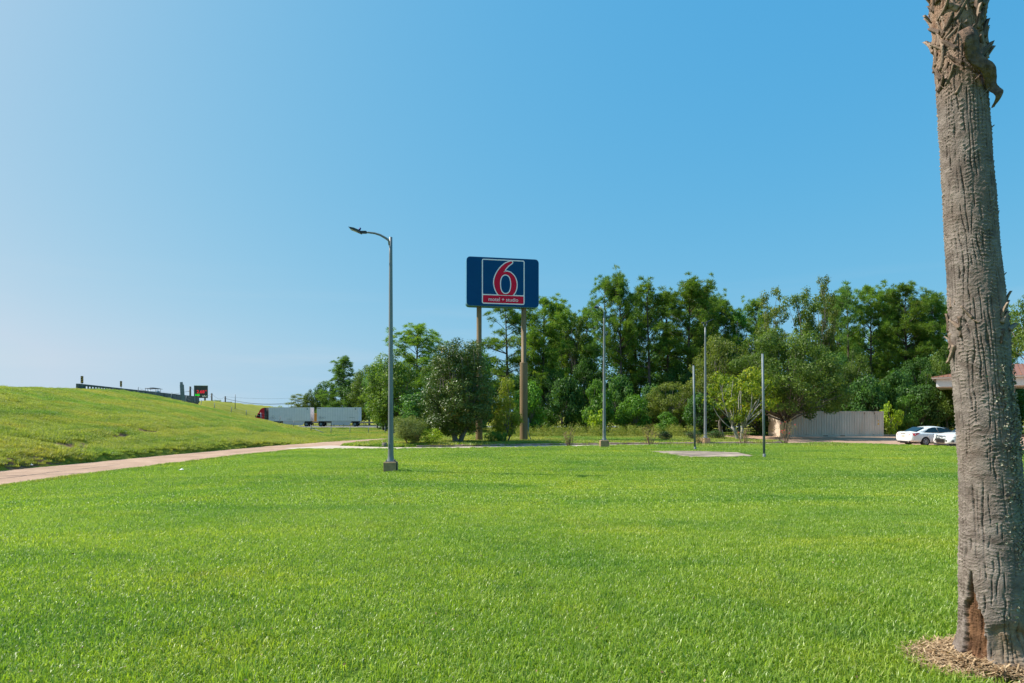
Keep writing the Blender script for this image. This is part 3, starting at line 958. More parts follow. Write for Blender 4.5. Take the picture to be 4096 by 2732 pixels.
# ------------------------------------------------------------------ motel sign on two posts
SY = 54.0
sb = at(2095, 1760, SY)
sgz = h1(sb.x, sb.y)
SW, SH = 6.25, 4.15
SA = R(11)
sign = thing('motel_sign', 'blue motel sign with a red six, raised on two tall brown posts', 'sign', (sb.x, sb.y, sgz), SA)
top_z = EYE + (HY - 1041) / FPX * SY - sgz        # top of the face above the ground
xr = 1.22                                         # right end of the face beyond the right post
x0 = xr - SW
def sl(px, py):
    """crop pixel on the sign face -> local x, z"""
    u = (px - 170) / 1698.0
    t = 200 + 45 * u; b = 1332 + 20 * u
    return (x0 + u * SW, top_z - (py - t) / (b - t) * SH)
TH = 0.95
cab = MB().slab(rrect(x0, xr, top_z - SH, top_z, 0.32), -TH / 2, TH / 2)
o = cab.build('cabinet', [M['sign_side']], sign)
MB().slab(rrect(x0 + 0.03, xr - 0.03, top_z - SH + 0.03, top_z - 0.03, 0.30), -TH / 2 - 0.03, -TH / 2 - 0.001).build('face_panel', M['sign_blue'], sign)
fx0, fz1 = sl(524, 252); fx1, fz0 = sl(1527, 1295)
YF = -TH / 2 - 0.03
MB().slab(rrect(fx0, fx1, fz0, fz1, 0.16), YF - 0.015, YF - 0.0005).build('white_frame', M['sign_white'], sign)
bw = 0.092
zb = sl(1030, 1080)[1]                            # dividing bar above the red band
MB().slab(rrect(fx0 + bw, fx1 - bw, zb + bw / 2, fz1 - bw, 0.07), YF - 0.022, YF - 0.0155).build('blue_field', M['sign_blue'], sign)
band = MB().slab(rrect(fx0 + bw, fx1 - bw, fz0 + bw, zb - bw / 2, 0.07), YF - 0.022, YF - 0.0155).build('red_band', M['sign_red'], sign)
six_o = [(1190, 306), (1216, 303), (1233, 314), (1231, 334), (1205, 358), (1150, 398), (1100, 448), (1060, 502), (1033, 552), (1075, 540), (1125, 539), (1185, 558), (1242, 600), (1292, 662),
         (1325, 740), (1338, 825), (1330, 915), (1302, 1000), (1262, 1058), (1236, 1080), (1150, 1081), (1000, 1076), (918, 1073), (880, 1030), (842, 962), (816, 880), (806, 800), (815, 712), (845, 622), (888, 542), (940, 470), (1000, 407), (1060, 360), (1125, 327)]
six_i = [(1075, 607), (1140, 630), (1184, 690), (1204, 780), (1206, 870), (1190, 960), (1155, 1020), (1100, 1050), (1040, 1047), (990, 1008), (960, 940), (946, 850), (949, 760), (971, 680), (1012, 627)]
so = [sl(*p) for p in smooth_closed(six_o, 4)]
si = [sl(*p) for p in smooth_closed(six_i, 4)]
# the inner outline follows the notch, so the white edge is drawn as a slightly larger six
wo_ = offset_poly(so, 0.085)
wo_ = [(p[0], max(p[1], zb - 0.02)) for p in wo_]
def flat_part(name, poly, y0, y1, m):
    return MB().slab([tuple(p) for p in poly], y0, y1).build(name, m, sign)
six = flat_part('numeral_outline', wo_, YF - 0.030, YF - 0.0225, M['sign_white'])
flat_part('numeral', so, YF - 0.038, YF - 0.0305, M['sign_red'])
flat_part('counter_outline', si, YF - 0.046, YF - 0.0385, M['sign_white'])
flat_part('counter', offset_poly(si, -0.085), YF - 0.054, YF - 0.0465, M['sign_blue'])
tme = text_mesh('motel + studio', 0.43, M['sign_white'], 0.004, bold=0.0)
cx_, cz_ = sl(1025, 1180)
xsv = [v.co.x for v in tme.vertices]
sx = (sl(1372, 1190)[0] - sl(678, 1180)[0]) / (max(xsv) - min(xsv))
def letters(me, name, parent, loc, rot, scale):
    """one object for each letter: split the text mesh where a gap in x opens"""
    bm = bmesh.new(); bm.from_mesh(me); bm.verts.ensure_lookup_table()
    seen, isl = set(), []
    for v in bm.verts:
        if v.index in seen: continue
        st, grp = [v], []
        seen.add(v.index)
        while st:
            q = st.pop(); grp.append(q.index)
            for e in q.link_edges:
                w = e.other_vert(q)
                if w.index not in seen: seen.add(w.index); st.append(w)
        xs_ = [bm.verts[i].co.x for i in grp]
        isl.append([min(xs_), max(xs_), grp])
    isl.sort(key=lambda g: g[0])
    merged = []
    for g in isl:
        if merged and g[0] < merged[-1][1] - 0.3 * (g[1] - g[0]):
            merged[-1][1] = max(merged[-1][1], g[1]); merged[-1][2] += g[2]
        else: merged.append(g)
    for g in merged:
        idm = {q: i for i, q in enumerate(g[2])}
        fs = [[idm[v.index] for v in f.verts] for f in bm.faces if f.verts[0].index in idm]
        o = MB().geo([bm.verts[i].co for i in g[2]], fs).build(name, me.materials[0], parent, loc, rot)
        o.scale = scale
    bm.free()
letters(tme, 'letter', band, (cx_, YF - 0.027, cz_ - 0.02), (R(90), 0, 0), (sx, sx * 1.03, 1))
dx_, dz_ = sl(1332, 1056)
MB().slab([(dx_ + 0.055 * math.cos(a), dz_ + 0.055 * math.sin(a)) for a in np.linspace(0, 2 * math.pi, 14, endpoint=False)], YF - 0.028, YF - 0.0225).build('registered_mark', M['line_grey'], sign)
zs = top_z - SH
step = EYE + (HY - 1452) / FPX * SY - sgz
for k, xp in enumerate((0.0, ax(1914, SY) - ax(2095, SY) + 0.02)):
    MB().lathe([(0.34, -0.3), (0.34, step), (0.335, step + 0.04), (0.22, step + 0.06), (0.215, zs + 0.1)] if k == 0 else [(0.30, -0.3), (0.30, step - .5), (0.22, step - .42), (0.215, zs + 0.1)], 28).build('post', M['signpost'], sign, (xp, 0, 0))
MB().box((0.40, 0.1, 1.45), (0.16, 0.2, 1.0), bev=0.01).build('meter_box', M['pole_grey'], sign)
MB().tube([(0.42, .1, 0.95), (0.5, .1, 0.5), (0.62, .1, 0.2), (0.62, .1, -0.1)], 0.03).build('conduit', M['galv'], sign)

# ------------------------------------------------------------------ street lamps
def concrete_base(w, h, parent):
    mb = MB().box((0, 0, h / 2 - 0.15), (w, w, h + 0.3), bev=0.025)
    return mb.build('concrete_base', M['lampbase'], parent)
def lamp(px, py_base, py_top, Y, label, w, h, arm, base_rot=0.0):
    x = ax(px, Y); z = h1(x, Y)
    t = thing('street_lamp', label, 'street lamp', (x, Y, z), 0, 'lot street lamps')
    b = concrete_base(w, h, t); b.rotation_euler.z = base_rot
    top = EYE + (HY - py_top) / FPX * Y - z
    r0, r1 = 0.108, 0.062
    prof = [(0.155, h + 0.03), (0.15, h + 0.05), (0.125, h + 0.12), (r0 + 0.004, h + 0.22), (r0, h + 0.3)]
    prof += [(r0 + (r1 - r0) * k / 12, h + 0.3 + (top - h - 0.3) * k / 12) for k in range(1, 13)] + [(0, top + 0.001)]
    MB().lathe(prof, 24).build('pole', M['galv'], t)
    MB().box((-0.02, -r0 + 0.004, h + 0.62), (0.09, 0.02, 0.2), bev=0.008).build('hand_hole_cover', M['pole_grey'], t)
    MB().box((0, 0, h + 0.018), (0.36, 0.36, 0.03), bev=0.006).build('base_plate', M['galv'], t)
    for sx_ in (-1, 1):
        for sy_ in (-1, 1):
            MB().lathe([(0.02, h), (0.02, h + 0.09), (0, h + 0.092)], 8, c=(sx_ * 0.145, sy_ * 0.145, 0)).build('anchor_bolt', M['galv_dark'], t)
    if arm == 'arc':
        s = Y / FPX
        P = [(0, 0, top - 0.52), (-0.2, 0, top - 0.33), (-10 * s, 0, top - 8 * s + 0.02), (-30 * s, 0, top + 5 * s), (-55 * s, 0, top + 13 * s), (-80 * s, 0, top + 18 * s), (-104 * s, 0, top + 19.5 * s)]
        P = [(-0.03, 0, top - 0.30), (-7 * s, 0, top - 13 * s), (-20 * s, 0, top - 3.5 * s), (-42 * s, 0, top + 9 * s), (-64 * s, 0, top + 16 * s), (-88 * s, 0, top + 19 * s), (-106 * s, 0, top + 19.5 * s)]
        MB().tube(P, [0.062, 0.05, 0.045, 0.042, 0.04, 0.037, 0.035], 12).build('arm', M['galv'], t)
        hd = MB()
        a = (-108 * s, 0, top + 20 * s)
        hd.box((a[0] - 0.02, 0, a[2]), (0.26, 0.11, 0.10), bev=0.015)
        body = MB()
        L = 56 * s; ang = R(21)
        pl = [(-0.02, -0.045), (-0.10, 0.035), (-0.33, 0.045), (-L + 0.10, 0.022), (-L, 0.0), (-L + 0.06, -0.02), (-0.3, -0.038)]
        body.slab(pl, -0.16, 0.16)
        hobj = hd.build('clamp', M['galv_dark'], t)
        h2 = body.build('lamp_head', M['galv_dark'], t, (a[0] - 0.06, 0, a[2] - 0.02), (0, ang, 0))
        MB().box((-L * 0.6, 0, -0.037), (L * 0.55, 0.26, 0.012)).build('lens', M['lens'], h2)
        MB().lathe([(0.0, 0.16), (0.04, 0.155), (0.042, 0.06), (0.03, 0.05)], 12, c=(-0.14, 0, 0)).build('photocell', M['bluecap'], h2)
        MB().tube([(0.13, -0.12, h + 0.05), (0.2, -0.15, h + 0.05), (0.245, -0.18, h + 0.02), (w / 2 + 0.02, -0.2, h - 0.1), (w / 2 + 0.018, -0.2, -0.05)], 0.016, 8).build('cable', M['black'], t)
    elif arm == 'hook':
        s = Y / FPX
        P = [(0, 0, top - 0.2), (0, 0, top + 0.02), (-0.08, 0, top + 0.2), (-0.22, 0, top + 0.3), (-0.42, 0, top + 0.32)]
        MB().tube(P, [0.06, 0.058, 0.056, 0.05, 0.048], 12).build('arm', M['white_paint'], t)
        hd = MB().box((-0.52, 0, top + 0.31), (0.3, 0.3, 0.1), bev=0.02)
        hobj = hd.build('lamp_head', M['galv_dark'], t)
        MB().lathe([(0.0, 0.12), (0.035, 0.115), (0.036, 0.03)], 12, c=(-0.52, 0, top + 0.33)).build('photocell', M['bluecap'], hobj)
    else:
        MB().tube([(0, 0, top - 0.02), (0, 0, top + 0.06), (0.1, 0, top + 0.16), (0.14, 0, top + 0.36)], 0.045, 10).tube([(0, 0, top + 0.05), (-0.11, 0, top + 0.15), (-0.13, 0, top + 0.32)], 0.045, 10).build('yoke', M['galv'], t)
        MB().box((0.30, 0, top + 0.50), (0.62, 0.42, 0.07), rot=(0, R(-28), 0), bev=0.01).build('flood_head', M['galv_dark'], t)
        MB().box((-0.16, 0.1, top + 0.38), (0.16, 0.3, 0.1), rot=(0, R(12), 0), bev=0.01).build('flood_head', M['galv_dark'], t)
    return t
lamp(1563, 1890, 949, 24.5, 'nearest street lamp, with a curved arm and square concrete foot on the lawn', 0.50, 0.40, 'arc', R(1))
lamp(2417, 1786, 1248, 41.6, 'street lamp with a small hooked head, standing at the lawn edge by the kerb', 0.58, 0.46, 'hook')
lamp(2821, 1763, 1310, 49.3, 'street lamp with forked floodlight head, farthest of the three lamps', 0.56, 0.38, 'flood', R(20))

# ------------------------------------------------------------------ two bare poles by the slab
def bare_pole(pxb, pyt, Y, label, lean):
    x = ax(pxb, Y); z = h1(x, Y)
    h_ = EYE + (HY - pyt) / FPX * Y - z
    t = thing('bare_pole', label, 'pole', (x, Y, z), 0, 'bare poles by the slab')
    MB().tube([(0, 0, -0.2), (lean * 0.5, 0, h_ * 0.5), (lean, 0, h_)], [0.062, 0.06, 0.058], 16).build('shaft', M['pole_grey'], t)
    MB().lathe([(0.075, -0.05), (0.075, 0.18), (0.062, 0.2)], 16).build('sleeve', M['galv'], t)
    MB().lathe([(0.061, h_ - 0.01), (0.061, h_ + 0.02), (0, h_ + 0.022)], 16, c=(lean, 0, 0)).build('cap', M['galv_dark'], t)
bare_pole(3057, 1415, 32.4, 'taller bare grey pole nearest the camera at the right end of the slab', -0.09)
bare_pole(2780, 1462, 38.7, 'bare grey pole standing behind the left half of the slab', -0.09)

# ------------------------------------------------------------------ shipping container
def container():
    c0 = at(3120, 1749, 64.0)
    L, W, Hh = 11.25, 2.44, 2.62
    z = float(zdrive(c0.x, c0.y)) + 0.01
    t = thing('shipping_container', 'long pale grey corrugated shipping container under the oak branches', 'container', (c0.x, c0.y, z), R(5))
    fr = MB()
    for (cx, cy) in ((0.06, 0.06), (L - 0.06, 0.06), (0.06, W - 0.06), (L - 0.06, W - 0.06)):
        fr.box((cx, cy, Hh / 2), (0.12, 0.12, Hh), bev=0.01)
    for cy in (0.05, W - 0.05):
        fr.box((L / 2, cy, 0.08), (L - 0.25, 0.1, 0.16)); fr.box((L / 2, cy, Hh - 0.05), (L - 0.25, 0.1, 0.1))
    for cx in (0.05, L - 0.05):
        fr.box((cx, W / 2, 0.08), (0.1, W - 0.25, 0.16)); fr.box((cx, W / 2, Hh - 0.05), (0.1, W - 0.25, 0.1))
    fr.build('frame', M['container'], t)
    def corr(n, length, amp=0.038):
        pitch = length / n; xs = []
        for i in range(n):
            for f_, a_ in ((0.0, 0), (0.27, 0), (0.5, 1), (0.77, 1)):
                xs.append(((i + f_) * pitch, a_ * amp))
        xs.append((length, 0))
        return xs
    def wall(name, n, length, place):
        prof = corr(n, length)
        vs = [place(u, a, 0.16) for u, a in prof] + [place(u, a, Hh - 0.1) for u, a in prof]
        m_ = len(prof)
        return MB().geo(vs, [(i, i + 1, i + 1 + m_, i + m_) for i in range(m_ - 1)]).build(name, M['container'], t)
    side = wall('side_wall', 40, L - 0.24, lambda u, a, zz: (0.12 + u, 0.02 + a, zz))
    wall('side_wall', 40, L - 0.24, lambda u, a, zz: (0.12 + u, W - 0.02 - a, zz))
    end = wall('end_wall', 8, W - 0.24, lambda u, a, zz: (0.03 + a, 0.12 + u, zz))
    wall('end_wall', 8, W - 0.24, lambda u, a, zz: (L - 0.03 - a, 0.12 + u, zz))
    MB().box((L / 2, W / 2, Hh - 0.03), (L - 0.2, W - 0.2, 0.04)).build('roof', M['container'], t)
    MB().box((L / 2, W / 2, 0.12), (L - 0.2, W - 0.2, 0.06)).build('floor', M['rust'], t)
    for cx in (L * 0.435, L * 0.60):
        MB().box((cx, 0.0, 0.085), (0.52, 0.012, 0.07)).build('fork_pocket', M['rust'], side)
    for cx in (L - 2.1, L - 1.0):
        MB().box((cx, -0.006, Hh - 0.23), (0.06, 0.01, 0.2)).build('rust_stain', M['rust'], side)
    for k in range(9):
        MB().box((0.4 + random.random() * (L - 0.8), -0.003, random.choice([0.19, Hh - 0.03])), (random.uniform(0.1, 0.5), 0.008, 0.025)).build('rust_stain', M['rust'], side)
    # the photograph shows a vertical line of small dark characters; only their size and place can be read
    for k, zz in enumerate(np.linspace(Hh - 0.45, Hh - 1.45, 11)):
        MB().box((L - 0.92, 0.012, zz), (0.05, 0.012, 0.055)).build('marking', M['line_grey'], side)
    for k, zz in enumerate(np.linspace(Hh - 0.42, Hh - 0.8, 6)):
        MB().box((L - 0.66, 0.012, zz), (0.03, 0.012, 0.045)).build('marking', M['line_grey'], side)
    MB().slab([(L - 0.70, Hh - 1.4), (L - 0.46, Hh - 1.4), (L - 0.58, Hh - 1.17)], 0.006, 0.014).build('warning_triangle', M['yellow'], side)
    MB().box((L - 0.6, 0.010, Hh - 0.98), (0.1, 0.012, 0.16)).build('warning_label', M['yellow'], side)
    return t
container()

# ------------------------------------------------------------------ motel canopy behind the palm
def canopy():
    Y = 66.0
    x0_ = ax(3745, Y); zg = float(zdrive(x0_, Y))
    t = thing('motel_canopy', 'white motel canopy with brown metal roof, mostly hidden behind the palm trunk', 'canopy', (x0_, Y, zg), R(-36))
    top = EYE + (HY - 1516) / FPX * Y - zg; bot = EYE + (HY - 1548) / FPX * Y - zg
    Lx, Ly = 22.0, 12.0
    MB().box((Lx / 2, Ly / 2, (top + bot) / 2), (Lx, Ly, top - bot), bev=0.02).build('fascia', M['fascia'], t)
    MB().box((Lx / 2, Ly / 2, top + 0.08), (Lx + 0.8, Ly + 0.8, 0.14), bev=0.02).build('eave', M['stucco'], t)
    zr = top + 0.15; o_ = 0.42; rise = 1.5
    R0 = [(-o_, -o_, zr), (Lx + o_, -o_, zr), (Lx + o_, Ly + o_, zr), (-o_, Ly + o_, zr)]
    RA, RB = (Ly / 2, Ly / 2, zr + rise), (Lx - Ly / 2, Ly / 2, zr + rise)
    roof = MB().geo(R0 + [RA, RB], [(0, 1, 5, 4), (1, 2, 5), (2, 3, 4, 5), (3, 0, 4), (3, 2, 1, 0)]).build('roof', M['roof'], t)
    sl_ = rise / (Ly / 2 + o_)
    for k in range(56):                             # standing seams of the front slope
        xx = -o_ + 0.2 + k * 0.4
        d = min(xx + o_, Lx + o_ - xx, Ly / 2 + o_)
        if d < 0.15: continue
        MB().tube([(xx, -o_, zr + 0.03), (xx, -o_ + d, zr + 0.03 + d * sl_)], 0.028, 5).build('roof_seam', M['roof'], roof)
    for k in range(30):                             # and of the left slope
        yy = -o_ + 0.2 + k * 0.4
        d = min(yy + o_, Ly + o_ - yy)
        if d < 0.15: continue
        MB().tube([(-o_, yy, zr + 0.03), (-o_ + d, yy, zr + 0.03 + d * sl_)], 0.028, 5).build('roof_seam', M['roof'], roof)
    xc = 6.2
    for (cx, cy) in ((xc, 0.9), (xc, Ly - 1), (3.1, 0.9), (3.5, Ly - 1), (Lx - 1.5, 0.9)):
        c = MB().box((0, 0, bot / 2), (0.62, 0.62, bot), bev=0.02).build('column', M['stucco'], t, (cx, cy, 0))
        MB().box((0, 0, 0.3), (0.72, 0.72, 0.6), bev=0.02).build('plinth', M['galv_dark'], c)
        MB().box((0, 0, bot - 0.35), (0.7, 0.7, 0.12), bev=0.01).build('collar', M['roof'], c)
    MB().box((1.75, 0.3, bot - 0.35), (0.1, 0.1, 0.7)).build('downspout', M['stucco'], t)
    MB().box((20.5, Ly + 2, bot / 2 - 0.1), (18, 4, bot - 0.2), bev=0.02).build('lobby_wall', M['stucco'], t)
canopy()

# ------------------------------------------------------------------ cars
def loft(secs, m, name, parent, sub=2, cap=True, creases=None):
    n = len(secs[0]); mb = MB()
    vs = [p for s_ in secs for p in s_]
    fs = [(i * n + k, i * n + (k + 1) % n, (i + 1) * n + (k + 1) % n, (i + 1) * n + k) for i in range(len(secs) - 1) for k in range(n)]
    if cap:
        fs += [tuple(reversed(range(n))), tuple((len(secs) - 1) * n + k for k in range(n))]
    mb.geo(vs, fs, True)
    o = mb.build(name, m, parent)
    if sub:
        md = o.modifiers.new('sub', 'SUBSURF'); md.levels = sub; md.render_levels = sub
    return o
def bake(o):
    dg = bpy.context.evaluated_depsgraph_get()
    me = bpy.data.meshes.new_from_object(o.evaluated_get(dg))
    o.modifiers.clear(); o.data = me
def sec(x, w, zb, zs, zt, wt):
    """closed car-body section at x: floor zb, shoulder zs, top zt, half widths"""
    P = [(0, zt), (wt * 0.6, zt), (wt, zt - 0.015), (w * 0.985, zs), (w, zs - 0.16), (w * 0.99, zb + 0.16), (w * 0.9, zb), (0, zb)]
    H_ = [(x, y, z) for y, z in P]
    return H_ + [(x, -y, z) for y, z in P[-2:0:-1]]
def wheel(parent, x, y, r, side, spokes=10, mr='rim'):
    w = MB().lathe([(r * 0.62, -0.11), (r * 0.93, -0.115), (r, -0.085), (r, 0.085), (r * 0.93, 0.115), (r * 0.62, 0.11)], 32, 'Y').build('wheel', M['tyre'], parent, (x, y, r))
    s = side
    MB().lathe([(r * 0.645, s * 0.112), (r * 0.60, s * 0.118), (r * 0.575, s * 0.10), (r * 0.575, s * 0.03)], 32, 'Y').build('rim', M[mr], w)
    MB().lathe([(0, s * 0.03), (r * 0.58, s * 0.03)], 24, 'Y').build('brake_disc', M['galv_dark'], w)
    sp = MB()
    for k in range(spokes):
        a = 2 * math.pi * k / spokes + (0.12 if k % 2 else -0.12)
        ca, sa = math.cos(a), math.sin(a)
        sp.tube([(ca * 0.04, s * 0.10, sa * 0.04), (ca * r * 0.35, s * 0.10, sa * r * 0.35), (ca * r * 0.6, s * 0.085, sa * r * 0.6)], [0.026, 0.02, 0.022], 6)
    sp.lathe([(0, s * 0.118), (0.05, s * 0.115), (0.06, s * 0.09)], 14, 'Y')
    sp.build('spokes', M[mr], w)
    return w
def cut_arches(body, wheels, r, hw):
    dg = None
    bake(body)
    for (x, sgn) in wheels:
        cb = MB().lathe([(0.0, hw - 0.42), (r, hw - 0.42), (r, hw + 0.3), (0.0, hw + 0.3)], 40, 'Y')
        c = cb.build('cutter', M['tyre'])
        c.location = (x, 0, 0); c.scale = (1, sgn, 1)
        c.parent = body.parent
        c.location = (x, 0, 0.33 if r < 0.39 else 0.39)
        bpy.context.view_layer.update()
        md = body.modifiers.new('cut', 'BOOLEAN'); md.operation = 'DIFFERENCE'; md.object = c; md.solver = 'EXACT'
        bpy.context.view_layer.update()
        bake(body)
        me = c.data
        bpy.data.objects.remove(c); bpy.data.meshes.remove(me)
    body.data.polygons.foreach_set('use_smooth', [p.normal.length > 0 and len(p.vertices) == 4 for p in body.data.polygons])

def sedan():
    c = Vector((30.35, 46.9, float(zdrive(30, 46)) + 0.008))
    t = thing('parked_car', 'white sedan parked with its red tail lamps toward the lawn', 'car', tuple(c), R(7))
    # local x forward from the rear wheel centre (0), rear bumper at -1.05, front wheel 2.78
    S = [sec(-1.10, 0.66, 0.40, 0.80, 0.93, 0.55), sec(-1.06, 0.80, 0.30, 0.86, 1.02, 0.66), sec(-0.85, 0.90, 0.27, 0.90, 1.06, 0.74), sec(-0.4, 0.92, 0.22, 0.92, 1.04, 0.78), sec(0.1, 0.925, 0.2, 0.93, 1.0, 0.8),
         sec(0.8, 0.93, 0.2, 0.92, 0.98, 0.8), sec(1.7, 0.93, 0.2, 0.91, 0.97, 0.8), sec(2.4, 0.925, 0.2, 0.88, 0.96, 0.8), sec(3.0, 0.91, 0.22, 0.82, 0.90, 0.78), sec(3.45, 0.86, 0.24, 0.72, 0.80, 0.70), sec(3.68, 0.74, 0.28, 0.60, 0.68, 0.6), sec(3.74, 0.6, 0.34, 0.5, 0.58, 0.45)]
    body = loft(S, M['car_white'], 'body', t)
    def cs(x, w, z0, zt, wt):
        P = [(0, zt), (wt * 0.65, zt - 0.012), (wt, zt - 0.075), (w, z0), (0, z0)]
        return [(x, y, z) for y, z in P] + [(x, -y, z) for y, z in P[-2:0:-1]]
    G = [cs(-0.62, 0.70, 0.95, 1.03, 0.56), cs(-0.25, 0.76, 0.95, 1.20, 0.58), cs(0.22, 0.80, 0.94, 1.395, 0.60), cs(0.8, 0.82, 0.92, 1.465, 0.62), cs(1.35, 0.82, 0.92, 1.455, 0.62), cs(1.85, 0.81, 0.91, 1.36, 0.62), cs(2.35, 0.79, 0.9, 1.13, 0.64), cs(2.72, 0.74, 0.88, 0.95, 0.66)]
    cabin = loft(G, M['car_white'], 'cabin', t)
    cut_arches(body, [(0.0, 1), (0.0, -1), (2.78, 1), (2.78, -1)], 0.365, 0.93)
    # glass panes follow the cabin side (near side is -y)
    for sg in (-1, 1):
        def pane(name, P, m='glass', par=t):
            vs = []
            for (x, z) in P:
                k = (z - 0.93) / (1.40 - 0.93)
                w = 0.828 - 0.185 * k + 0.004
                if x < 0.25: w -= 0.10 * (0.25 - x)
                if x > 1.9: w -= 0.06 * (x - 1.9)
                vs.append((x, sg * w, z))
            vi = [(x, y - sg * 0.02, z) for x, y, z in vs]
            n = len(vs)
            return MB().geo(vs + vi, [tuple(range(n)), tuple(range(2 * n - 1, n - 1, -1))] + [(i, (i + 1) % n, (i + 1) % n + n, i + n) for i in range(n)]).build(name, M[m], par)
        pane('rear_side_window', [(-0.02, 0.99), (0.12, 1.11), (0.42, 1.29), (0.75, 1.365), (1.0, 1.375), (1.10, 1.0), (0.5, 0.985)])
        pane('front_side_window', [(1.16, 1.0), (1.06, 1.375), (1.4, 1.355), (1.8, 1.25), (2.2, 1.07), (2.3, 1.0)])
    MB().geo([(-0.53, -0.56, 1.075), (-0.53, 0.56, 1.075), (0.14, 0.52, 1.378), (0.14, -0.52, 1.378), (-0.47, -0.56, 1.04), (-0.47, 0.56, 1.04), (0.18, 0.52, 1.34), (0.18, -0.52, 1.34)],
             [(0, 1, 2, 3), (7, 6, 5, 4), (0, 4, 5, 1), (1, 5, 6, 2), (2, 6, 7, 3), (3, 7, 4, 0)]).build('rear_window', M['glass'], t)
    MB().geo([(2.62, -0.6, 1.0), (2.62, 0.6, 1.0), (1.92, 0.55, 1.36), (1.92, -0.55, 1.36), (2.58, -0.6, 0.97), (2.58, 0.6, 0.97), (1.88, 0.55, 1.32), (1.88, -0.55, 1.32)],
             [(0, 1, 2, 3), (7, 6, 5, 4), (0, 4, 5, 1), (1, 5, 6, 2), (2, 6, 7, 3), (3, 7, 4, 0)]).build('windscreen', M['glass'], t)
    for sg in (-1, 1):
        tl = MB().geo([(-1.115, sg * 0.56, 0.77), (-1.10, sg * 0.60, 0.91), (-0.90, sg * 0.905, 0.955), (-0.5, sg * 0.955, 0.985), (-0.68, sg * 0.965, 0.86), (-0.89, sg * 0.945, 0.76)] + [(-0.95, sg * 0.5, 0.77), (-0.95, sg * 0.5, 0.9), (-0.8, sg * 0.8, 0.95), (-0.5, sg * 0.85, 0.97), (-0.65, sg * 0.85, 0.86), (-0.78, sg * 0.8, 0.77)],
                      [(0, 1, 2, 3, 4, 5)] + [(i, (i + 1) % 6, (i + 1) % 6 + 6, i + 6) for i in range(6)]).build('tail_lamp', M['tail_red'], t)
        MB().geo([(-1.06, sg * 0.69, 0.83), (-1.055, sg * 0.71, 0.88), (-0.86, sg * 0.935, 0.91), (-0.86, sg * 0.955, 0.86)], [(0, 1, 2, 3)]).build('reversing_lamp', M['lamp_clear'], tl)
        for x in (0.0, 2.78):
            wheel(t, x, sg * 0.80, 0.33, sg)
        MB().box((0.72, sg * 0.925, 0.86), (0.2, 0.03, 0.03), bev=0.008).build('door_handle', M['chrome'], t)
        MB().box((1.05, sg * 0.931, 0.6), (0.008, 0.006, 0.62)).build('door_seam', M['galv_dark'], t)
        MB().tube([(-0.98, sg * 0.55, 0.32), (-1.14, sg * 0.55, 0.31)], 0.045, 10).build('exhaust_tip', M['chrome'], t)
    MB().box((-1.095, 0, 0.93), (0.05, 0.5, 0.045), bev=0.012).build('boot_trim', M['chrome'], t)
    MB().box((-1.10, 0, 0.72), (0.02, 0.3, 0.15), bev=0.004).build('licence_plate', M['plate'], t)
    MB().box((-1.02, 0, 0.30), (0.16, 1.2, 0.1), bev=0.02).build('bumper_valance', M['black'], t)
    MB().box((1.35, 0, 0.2), (4.2, 1.5, 0.06)).build('underbody', M['black'], t)
sedan()

